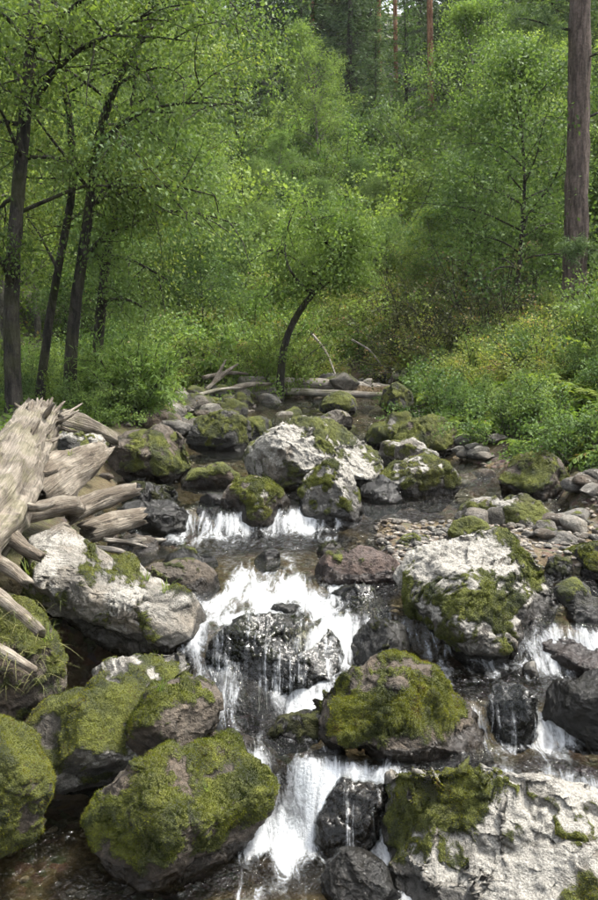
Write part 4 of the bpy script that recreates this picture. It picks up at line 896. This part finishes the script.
# --- pine on the right
def pine():
    rng = np.random.default_rng(8); Yd = 13.0; root = empty("pine_tree")
    x = px2x(571, Yd); z = terr1(x, Yd) - .3
    top = at(580, -330, Yd); n = 150; path = np.stack([np.linspace(x, top[0], n), np.full(n, Yd), np.linspace(z, top[2], n)], 1); org = path[0].copy()
    path[:, 0] += .05 * np.sin(np.linspace(0, 3, n))
    V, T, Q, G = tube(path - org, np.linspace(.175, .11, n) * (1 + .2 * np.exp(-np.arange(n) / 5)), 48, .10, 3, True, .16)
    obj("trunk", V, [T, Q], M['bark_pine'], root, {'grain': G}); lv = Acc()
    for k, (px, py, dx, L) in enumerate([(588, 250, 1, 1.0), (588, 255, -.2, .7), (585, 120, 1, 1.2), (582, 60, .8, 1.3), (580, -60, -1, 1.5), (580, -100, 1, 1.7), (578, -150, -.8, 1.7), (578, -200, .5, 1.6), (578, -250, -1, 1.5), (578, -300, .9, 1.2), (575, 30, -.7, .8)]):
        p = limb_path(at(px - 4, py, Yd) - org, (dx, -.5 + .3 * (k % 3), .1), L, rng, 7, -.2, .1); V, T, Q, G = tube(p, np.linspace(.02, .006, 8), 5); obj("limb", V, [T, Q], M['bark_dark'], root, {'grain': G})
        for s in range(9):
            q = limb_path(p[rng.integers(2, 7)], rng.normal(0, 1, 3) + np.array([dx * .6, -.3, .1]), L * .35, rng, 4); m = 150
            P = q[rng.integers(1, 5, m)] + rng.normal(0, .035, (m, 3)); V, Q, tt = leaf_quads(P, rng.normal(0, 1, (m, 3)), .09, .06, rng, .2); lv.add(V, Q=Q, tint=tt)
    lv.build("crown", M['needle'], root); root.location = org
    tag(root, "big straight pine trunk with plated grey-brown bark at the right edge", "tree")
pine()

# --- templates
random.seed(12)
B1 = broadleaf("birch_tree", 6.5, 1.9, M['bark_grey'], M['leaf_bright'], 301, 34, .075, 70, .17, .07, .2)
B2 = broadleaf("rowan_tree", 5.0, 1.6, M['bark_dark'], M['leaf_mid'], 302, 30, .07, 70, .16, .05, .25, .8)
B3 = broadleaf("aspen_tree", 8.0, 1.8, M['bark_grey'], M['leaf_bright'], 303, 38, .08, 70, .19, .08, .15, .9)
B4 = broadleaf("willow_tree", 4.2, 1.7, M['bark_dark'], M['leaf_mid'], 304, 26, .07, 80, .17, .04, .08, .6)
S1 = spruce("spruce_tree", 11, 2.0, M['needle'], 401, .9)
S2 = spruce("spruce_tree", 9, 1.5, M['needle'], 402, .9, .45)
L1 = spruce("larch_tree", 10, 1.9, M['needle_light'], 403, .7, .1)
H1 = shrub("leafy_shrub", .9, .55, M['leaf_mid'], 501, 16, 120, .038)
H2 = shrub("leafy_shrub", 1.0, .6, M['leaf_bright'], 502, 16, 115, .042)
H3 = shrub("yellow_shrub", .8, .5, M['leaf_yellow'], 503, 18, 105, .036, .3)
H4 = shrub("twiggy_bush", 1.3, .8, M['leaf_dull'], 504, 26, 38, .035, .4)
F1 = fern("fern", .62, M['leaf_fern'], 601)
F2 = fern("fern", .5, M['leaf_bright'], 602, 13, 18)
F3 = fern("fern", .55, M['leaf_yellow'], 603, 10, 18)

def put_tree(proto, px, Yd, s, label, group=None, sz=None): return place(proto, px2x(px, Yd), Yd, s, label, "tree", group, None, None, .1, sz)
# named background trees
put_tree(L1, 402, 33, .62, "pale green larch standing by the red pine trunk on the far slope")
put_tree(B3, 318, 27, .62, "pale tall aspen with a narrow crown in the middle of the slope")
put_tree(B1, 190, 17, .62, "bright green birch leaning out beyond the left bank alders")
put_tree(B2, 512, 14.5, .98, "bushy rowan just left of the big pine trunk")
put_tree(B2, 462, 17, .72, "rowan behind the brownish bush on the right slope")
put_tree(B3, 165, 21, .85, "tall aspen showing a grey trunk behind the left bank alders")
for px_, Y_, s_, lb_ in ((222, 34, 1.0, 'dark spruce over the left bank alders, tip out of view'), (258, 38, 1.1, 'dark spruce left of the pale aspen'), (284, 43, 1.15, 'spruce just behind the pale aspen, its left side'), (346, 36, .95, 'dark spruce between the pale aspen and the larch'),
                      (205, 30, .85, 'dark spruce standing over the aspen with the grey trunk'), (240, 29, .62, 'short dark spruce above the brush pile'), (300, 33, .7, 'short spruce touching the left side of the pale aspen'), (372, 31, .55, 'young spruce below the thin dark pine stem'), (366, 44, 1.2, 'tall spruce behind the thin dark pine stem'), (452, 38, 1.1, 'spruce right of the tallest red pine'), (482, 34, 1.0, 'spruce above the bushy rowan'), (330, 47, 1.2, 'far spruce directly above the pale aspen')):
    put_tree(S1 if int(px_) % 4 else S2, px_, Y_, s_, lb_, 'named dark spruces')
def red_pine(px, Yd, r, top, label):
    rng = np.random.default_rng(int(px)); root = empty("red_pine"); x = px2x(px, Yd); z = terr1(x, Yd) - .3; t = at(px - 1, -260, Yd); n = 30
    path = np.stack([np.linspace(x, t[0], n), np.full(n, Yd), np.linspace(z, t[2], n)], 1); org = path[0].copy(); V, T, Q, G = tube(path - org, np.linspace(r, r * .7, n), 12, .08, 2)
    obj("trunk", V, [T, Q], M['bark_red'], root, {'grain': G}); lv = Acc()
    for k in range(12):
        p = limb_path(path[n - 1 - k % 6] - org, (math.cos(golden(k)), math.sin(golden(k)), .2), 2.2, rng, 6); V, T, Q, G = tube(p, np.linspace(.04, .01, 7), 5); obj("limb", V, [T, Q], M['bark_red'], root, {'grain': G})
        P = p[rng.integers(2, 7, 500)] + rng.normal(0, .3, (500, 3)); V, Q, tt = leaf_quads(P, rng.normal(0, 1, (500, 3)), .2, .08, rng, .2); lv.add(V, Q=Q, tint=tt)
    lv.build("crown", M['needle'], root); root.location = org; tag(root, label, "tree", "red-barked pines on the far slope")
red_pine(427, 36, .125, 0, "tall red-barked pine trunk rising bare to the top of the picture")
red_pine(311, 44, .15, 0, "distant red pine stem showing only at the very top")
red_pine(377, 40, .09, 0, "thin dark pine stem among the spruces left of the red-barked pine")
red_pine(393, 38, .09, 0, "short-showing reddish pine stem just left of the tallest red-barked pine")
# forest on the slopes
def landmark(px, Yd):
    a = next(t for lim, t in ((60, 'behind the thick alder'), (130, 'behind the leaning alder'), (205, 'behind the stout alder'), (270, 'above the brush pile'), (345, 'above the leaning tree'),
                              (415, 'left of the tallest red pine'), (470, 'right of the tallest red pine'), (550, 'left of the big pine trunk'), (9999, 'beyond the big pine trunk')) if px < lim)
    b = next(t for lim, t in ((17, 'at the slope foot'), (22, 'low on the slope'), (28, 'halfway up the slope'), (36, 'high on the slope'), (44, 'near the slope top'), (999, 'at the slope top')) if Yd < lim)
    return b + ' ' + a
TREES = [
    (S1, "broad dark spruce", "dark spruces on the far slope"),
    (S2, "narrow dark spruce", "narrow spruces on the far slope"),
    (L1, "feathery light larch", "larches on the far slope"),
    (B1, "round-crowned birch", "birches on the slope"),
    (B3, "tall narrow aspen", "aspens on the slope"),
    (B4, "low spreading willow", "willows on the lower slope"),
    (B2, "small dark rowan", "rowans on the slope")]
random.seed(77)
def try_place(kinds, n, Y0, Y1, s0, s1, mind, px0=-90, px1=690, avoid=()):
    pts = []; tries = 0
    while len(pts) < n and tries < n * 60:
        tries += 1
        Yd = random.uniform(Y0, Y1); px = random.uniform(px0, px1); x = px2x(px, Yd)
        if any((x - a) ** 2 + (Yd - b) ** 2 < mind ** 2 for a, b in pts): continue
        if any(a0 < px < a1 and Yd < yy for a0, a1, yy in avoid): continue
        pts.append((x, Yd)); t = TREES[random.choice(kinds)]
        place(t[0], x, Yd, random.uniform(s0, s1), t[1] + " " + landmark(px, Yd), "tree", t[2], sink=.15, sz=random.uniform(.9, 1.15))
try_place([0, 0, 1, 0, 2], 44, 34, 62, 1.0, 1.7, 2.4)
try_place([0, 1, 2, 3, 4], 26, 25, 36, .8, 1.25, 2.0, avoid=((185, 475, 36), (560, 600, 60)))
try_place([3, 4, 5, 6, 3], 26, 18, 27, .6, 1.0, 1.7, avoid=((180, 475, 30), (556, 600, 60)))
try_place([5, 5, 3, 6], 20, 17, 26, .26, .42, 1.3, 180, 470)
try_place([5, 5, 6], 12, 14.8, 19, .38, .6, 1.5, avoid=((180, 195, 21), (556, 600, 60), (250, 475, 19)))
try_place([3, 5, 6], 7, 12.5, 17, .6, .9, 1.4, -120, 150)
try_place([3, 6], 4, 17, 22, .6, .8, 1.4, 620, 720)

# undergrowth, plant by plant
random.seed(5)
def zone(kinds, n, Y0, Y1, px0, px1, s0, s1, label_group, mind=.35, ok=lambda x, y: True):
    pts = []; tries = 0
    while len(pts) < n and tries < n * 40:
        tries += 1; Yd = random.uniform(Y0, Y1); px = random.uniform(px0, px1); x = px2x(px, Yd)
        eL, eR = np.interp(Yd, *EL), np.interp(Yd, *ER)
        if Yd < 15 and eL - .12 < x < eR + .12: continue
        if not ok(x, Yd): continue
        if any((x - a) ** 2 + (Yd - b) ** 2 < mind ** 2 for a, b in pts): continue
        pts.append((x, Yd)); pr, lb, gp, ct = random.choice(kinds)
        head = lb.split(' on the ')[0].split(' in the ')[0].split(' among ')[0]
        if Yd > 14: lb = head + ' ' + landmark(px, Yd)
        elif px > 300:
            lb = head + ' on the right bank, ' + ('at the water side' if Yd < 8 else 'midway to the pine' if Yd < 10.5 else 'below the pine' if Yd < 12.5 else 'level with the pine') + ', ' + ('above the mossy dome' if px < 470 else 'above the brown-mossed dome' if px < 560 else 'at the picture edge')
        else:
            lb = head + ' on the left bank, ' + ('just behind' if Yd < 10 else 'beyond' if Yd < 12 else 'well beyond') + ' ' + ('the driftwood butt' if px < 60 else "the alders' feet" if px < 120 else 'the feathery plants' if px < 170 else 'the brush pile')
        place(pr, x, Yd, random.uniform(s0, s1), lb, ct, gp, sink=.03, sz=random.uniform(.85, 1.2))
RB = [(H1, "dark leafy shrub on the right bank above the stony shore", "leafy shrubs on the right bank", "shrub"), (F1, "green fern on the right bank above the stony shore", "ferns on the right bank", "fern"), (F3, "yellowing fern on the right bank above the stony shore", "yellow ferns on the right bank", "fern"),
      (F2, "bright fern on the right bank above the stony shore", "bright ferns on the right bank", "fern"), (H3, "yellow-green shrub on the right bank above the stony shore", "yellow shrubs on the right bank", "shrub"), (F1, "green fern on the right bank above the stony shore", "ferns on the right bank", "fern")]
zone(RB, 60, 6.9, 9.2, 415, 640, .38, .62, None, .24)
zone(RB, 60, 8.8, 13, 405, 640, .55, .95, None, .33)
zone([RB[0], RB[4], RB[3], RB[1]], 60, 9.5, 15, 390, 660, .5, .8, None, .36)
BB = [(H4, "brownish twiggy bush on the slope behind the right bank", "twiggy bushes behind the right bank", "bush")]
zone(BB, 9, 13.2, 15.5, 395, 490, 1.1, 1.5, None, .7)
LB = [(H2, "bright leafy shrub on the left bank under the alders", "bright shrubs under the alders", "shrub"), (H1, "dark leafy shrub on the left bank under the alders", "dark shrubs under the alders", "shrub"), (F2, "bright fern on the left bank under the alders", "bright ferns under the alders", "fern"), (F1, "green fern on the left bank under the alders", "ferns under the alders", "fern")]
zone(LB, 26, 8.6, 10.5, -60, 120, .32, .6, None, .3)
zone(LB, 36, 10.5, 14, -60, 150, .5, .85, None, .4)
zone([(H3, "yellow-green shrub on the lit slope left of the leaning tree", "yellow shrubs left of the leaning tree", "shrub"), (H2, "bright leafy shrub on the lit slope left of the leaning tree", "bright shrubs left of the leaning tree", "shrub"), (F3, "yellow fern on the lit slope left of the leaning tree", "yellow ferns left of the leaning tree", "fern")], 60, 12.8, 18.5, 130, 300, .8, 1.3, None, .45)
zone([(H2, "bright leafy shrub on the slope behind the log bridge", "bright shrubs behind the log bridge", "shrub"), (H3, "yellow-green shrub on the slope behind the log bridge", "yellow shrubs behind the log bridge", "shrub"), (H3, "yellow-green shrub on the slope behind the log bridge", "yellow shrubs behind the log bridge", "shrub")], 70, 13.6, 21, 270, 460, .8, 1.3, None, .5)
zone([(H1, "dark shrub in the undergrowth of the far wood", "dark undergrowth shrubs in the far wood", "shrub"), (H2, "bright shrub in the undergrowth of the far wood", "bright undergrowth shrubs in the far wood", "shrub")], 110, 20, 36, -60, 660, 1.4, 2.4, None, 1.0)
zone([(F2, "small fern among the rubble below the brush pile", "small ferns among the rubble", "fern")], 10, 9.6, 11.8, 165, 230, .35, .6, None, .25)
# feathery bush by the water on the left
p_ = place(shrub("feathery_plant", .80, .22, M['leaf_bright'], 611, 40, 95, .075, .09, False, .035), px2x(128, 9.2), 9.2, 1.0, "tall feathery bright green plant at the water's edge below the alders", "plant")
for px, Yd, s in ((142, 9.5, .8), (112, 9.6, .85), (150, 10.2, .6), (132, 10.3, .95)):
    place(p_, px2x(px, Yd), Yd, s, "feathery green plant beside the tall feathery one at the water's edge", "plant", "feathery plants at the water's edge")
# low ground cover on the slopes
rng = np.random.default_rng(17); nG = 70000
gy = 7 + 33 * rng.random(nG) ** 1.3; gx = (rng.uniform(-110, 710, nG) - 299) / FPX * gy
eL = np.interp(gy, *EL); eR = np.interp(gy, *ER); ok = (gx < eL - .25) | (gx > eR + .2) | (gy > 16); gx, gy = gx[ok], gy[ok]
gz = terr(gx, gy) + rng.random(len(gx)) * .16 * np.clip(gy / 12, .6, 2.0)
P = np.stack([gx, gy, gz], 1); V, Q, tt = leaf_quads(P, rng.normal(0, 1, P.shape) + np.array([0, 0, .5]), 1.0, .36, rng, 1.0, clump_tint(P, rng, .8, 3))
sz = .05 * np.clip(gy / 11, .8, 2.6); V = (P[:, None] + (V.reshape(-1, 4, 3) - P[:, None]) * sz[:, None, None]).reshape(-1, 3)
o = obj("undergrowth", V, Q, M['leaf_fern'], None, {'tint': tt}); tag(o, "low leafy ground cover over the forest floor", "undergrowth", None, "stuff")

# grass tufts
rng = np.random.default_rng(23); GM = []
for k in range(3):
    V, Q, tt = grass_mesh(16, .13, .0028, rng, .02, .8); GM.append(mesh_data("grass_tuft", V, Q, {'tint': tt * .85})); GM[-1].materials.append(M['grass'])
bpy.context.view_layer.update(); DG = bpy.context.evaluated_depsgraph_get()
def hit(px, py):
    d = ray(px, py); r = SC.ray_cast(DG, Vector(CAM), Vector(unit(d))); hit.obj = r[4]; return (np.array(r[1]) if r[0] else None)
for k, (px, py, s, lb) in enumerate([(156, 652, .75, "grass tuft growing at the foot of the slanting slab"), (160, 690, .6, "grass tuft on the brown angular boulder"), (207, 790, .45, "tiny grass sprig on the front mossy boulder"), (146, 580, .7, "grass tuft on the slanting slab's upper edge, left one"),
                             (166, 592, .75, "grass tuft on the slanting slab's upper edge, right one"), (30, 575, .9, "grass tuft hanging beside the driftwood branch stubs"), (48, 640, .9, "grass tuft beside the dark hollow under the slab"), (70, 455, .5, "grass tuft on the lichen-spotted stone")]):
    h = hit(px, py)
    if h is None: continue
    o = bpy.data.objects.new("grass_tuft", GM[k % 3]); COL.objects.link(o); o.location = h - np.array([0, 0, .004]); o.scale = (s,) * 3; o.rotation_euler = (0, 0, k); tag(o, lb, "grass")
acc = Acc()
for k in range(120):
    px, py = rng.uniform(-25, 62), rng.uniform(596, 690); h = hit(px, py)
    if h is None or h[1] > 4.6: continue
    V, Q, tt = grass_mesh(3, .085, .0012, rng, .015, 1.3, 4, 1.8); acc.add(V + h, Q=Q, tint=tt)
if acc.n: o = acc.build("hanging_grass", M['drygrass']); tag(o, "dry and green grass hanging over the mossy hump at the left edge", "grass", None, "stuff")

# ------------------------------------------------------------------ falling water strands
def strands(name, label, px0, px1, py0, py1, n, w, seed, on):
    rng = np.random.default_rng(seed); acc = Acc()
    for k in range(n):
        px = rng.uniform(px0, px1); a = rng.uniform(py0, py1 - 8); b = min(py1, a + rng.uniform(5, 26) * (py1 - py0) / 65); pts = []
        for py in np.linspace(a, b, 8):
            px += rng.normal(0, .35); h = hit(px, py)
            if h is None or hit.obj is None or hit.obj.name not in on: break
            pts.append(h + unit(CAM - h) * .006)
        if len(pts) < 4: continue
        pts = np.array(pts)
        if np.abs(np.diff(pts[:, 1])).max() > .12: continue
        wd = w * rng.uniform(.3, 1.3); V, T, Q, G = tube(pts, wd * np.interp(np.linspace(0, 1, len(pts)), [0, .3, .8, 1], [.2, .7, 1, .4]), 5); acc.add(V, T, Q)
    if acc.n: o = acc.build(name, M['strand']); tag(o, label, "water", None, "stuff")
def film(rk, label, seed, lo, hi, cols=30.0):
    me = rk.data; n = len(me.vertices); P = np.empty(n * 3); me.vertices.foreach_get("co", P); P = P.reshape(-1, 3)
    F = np.empty(len(me.polygons) * 3, np.int32); me.polygons.foreach_get("vertices", F); F = F.reshape(-1, 3); N = vnormals(P, F); loc = np.array(rk.location)
    W = P + loc; front = (N[:, 1] < .35) & (W[:, 2] > water_z(W[:, 0], W[:, 1] - .1) - .05)
    F = F[front[F].all(1)]; us = np.unique(F); rm = np.full(n, -1); rm[us] = np.arange(len(us))
    h = (W[us, 2] - W[us, 2].min()) / np.ptp(W[us, 2])
    col = fbm(np.stack([W[us, 0] * cols, W[us, 2] * 1.2, W[us, 1] * 2], 1), 4, seed)
    fo = np.clip(lo + (hi - lo) * (1 - h) + .55 * col, 0, .85) * sst(.02, .12, h)
    o = obj("water_film", W[us] + N[us] * (.004 + .006 * np.clip(col, 0, 1))[:, None], rm[F], M['film'], None, {'foam': fo, 'flow': np.stack([W[us, 0] * 2.2, W[us, 1] * .5, W[us, 2] * .5], 1)})
    tag(o, label, "water", None, "stuff")
film(G_, "thin film of water sliding down the broad midstream boulder", 5, .30, .52)
film(V_, "thin film of water running over the leaning rock in the right waterfall", 6, .15, .38)
film(L_, "film of water sliding over the grey-green rock below the purplish one", 7, .12, .28)
film(N_, "film of water spilling over the brown sloping rock by the front fall", 8, .10, .30)
strands("water_strands", "fine drips of water hanging from the midstream wet boulder", 212, 330, 672, 712, 70, .0010, 5, [G_.name, "water_film"])

# ------------------------------------------------------------------ look-alikes in one spot are told apart by their order
same = {}
for o in bpy.data.objects:
    if o.parent is None and 'label' in o and o.get('kind') is None: same.setdefault(o['label'], []).append(o)
ORD = ['first', 'second', 'third', 'fourth', 'fifth', 'sixth', 'seventh', 'eighth', 'ninth', 'tenth', 'eleventh', 'twelfth']
for lb, os_ in same.items():
    if 1 < len(os_) <= 12:
        def cpx(o):
            c_ = Vector(o.location)
            if o.type == 'MESH': c_ = c_ + sum((Vector(b) for b in o.bound_box), Vector()) / 8
            return c_.x / max(c_.y, .1)
        os_.sort(key=cpx)
        for k, o in enumerate(os_):
            w_ = (['left one', 'right one'][k] if len(os_) == 2 else 'leftmost' if k == 0 else 'rightmost' if k == len(os_) - 1 else ORD[k] + ' from left')
            if len(lb.split()) + len(w_.split()) <= 16: o['label'] = lb + ', ' + w_

# ------------------------------------------------------------------ thin moist air of the valley
t = NT("haze"); v_ = t.n("ShaderNodeVolumePrincipled"); v_.inputs['Color'].default_value = (.86, .92, .90, 1); v_.inputs['Density'].default_value = 0.0004
t.t.links.new(v_.outputs[0], t.out.inputs['Volume'])
bx = np.array([[x, y, z] for z in (-2.5, 60) for y in (-17, 114) for x in (-76, 76)], float)
o = obj("haze", bx, np.array([[0, 2, 3, 1], [4, 5, 7, 6], [0, 1, 5, 4], [2, 6, 7, 3], [0, 4, 6, 2], [1, 3, 7, 5]]), t.m, None, None, False); tag(o, "thin pale haze hanging in the wooded valley", "haze", None, "stuff")
SC.cycles.volume_bounces = 0
print("objects", len(bpy.data.objects), "tris", sum(len(m.loops) - 2 * len(m.polygons) for m in bpy.data.meshes))
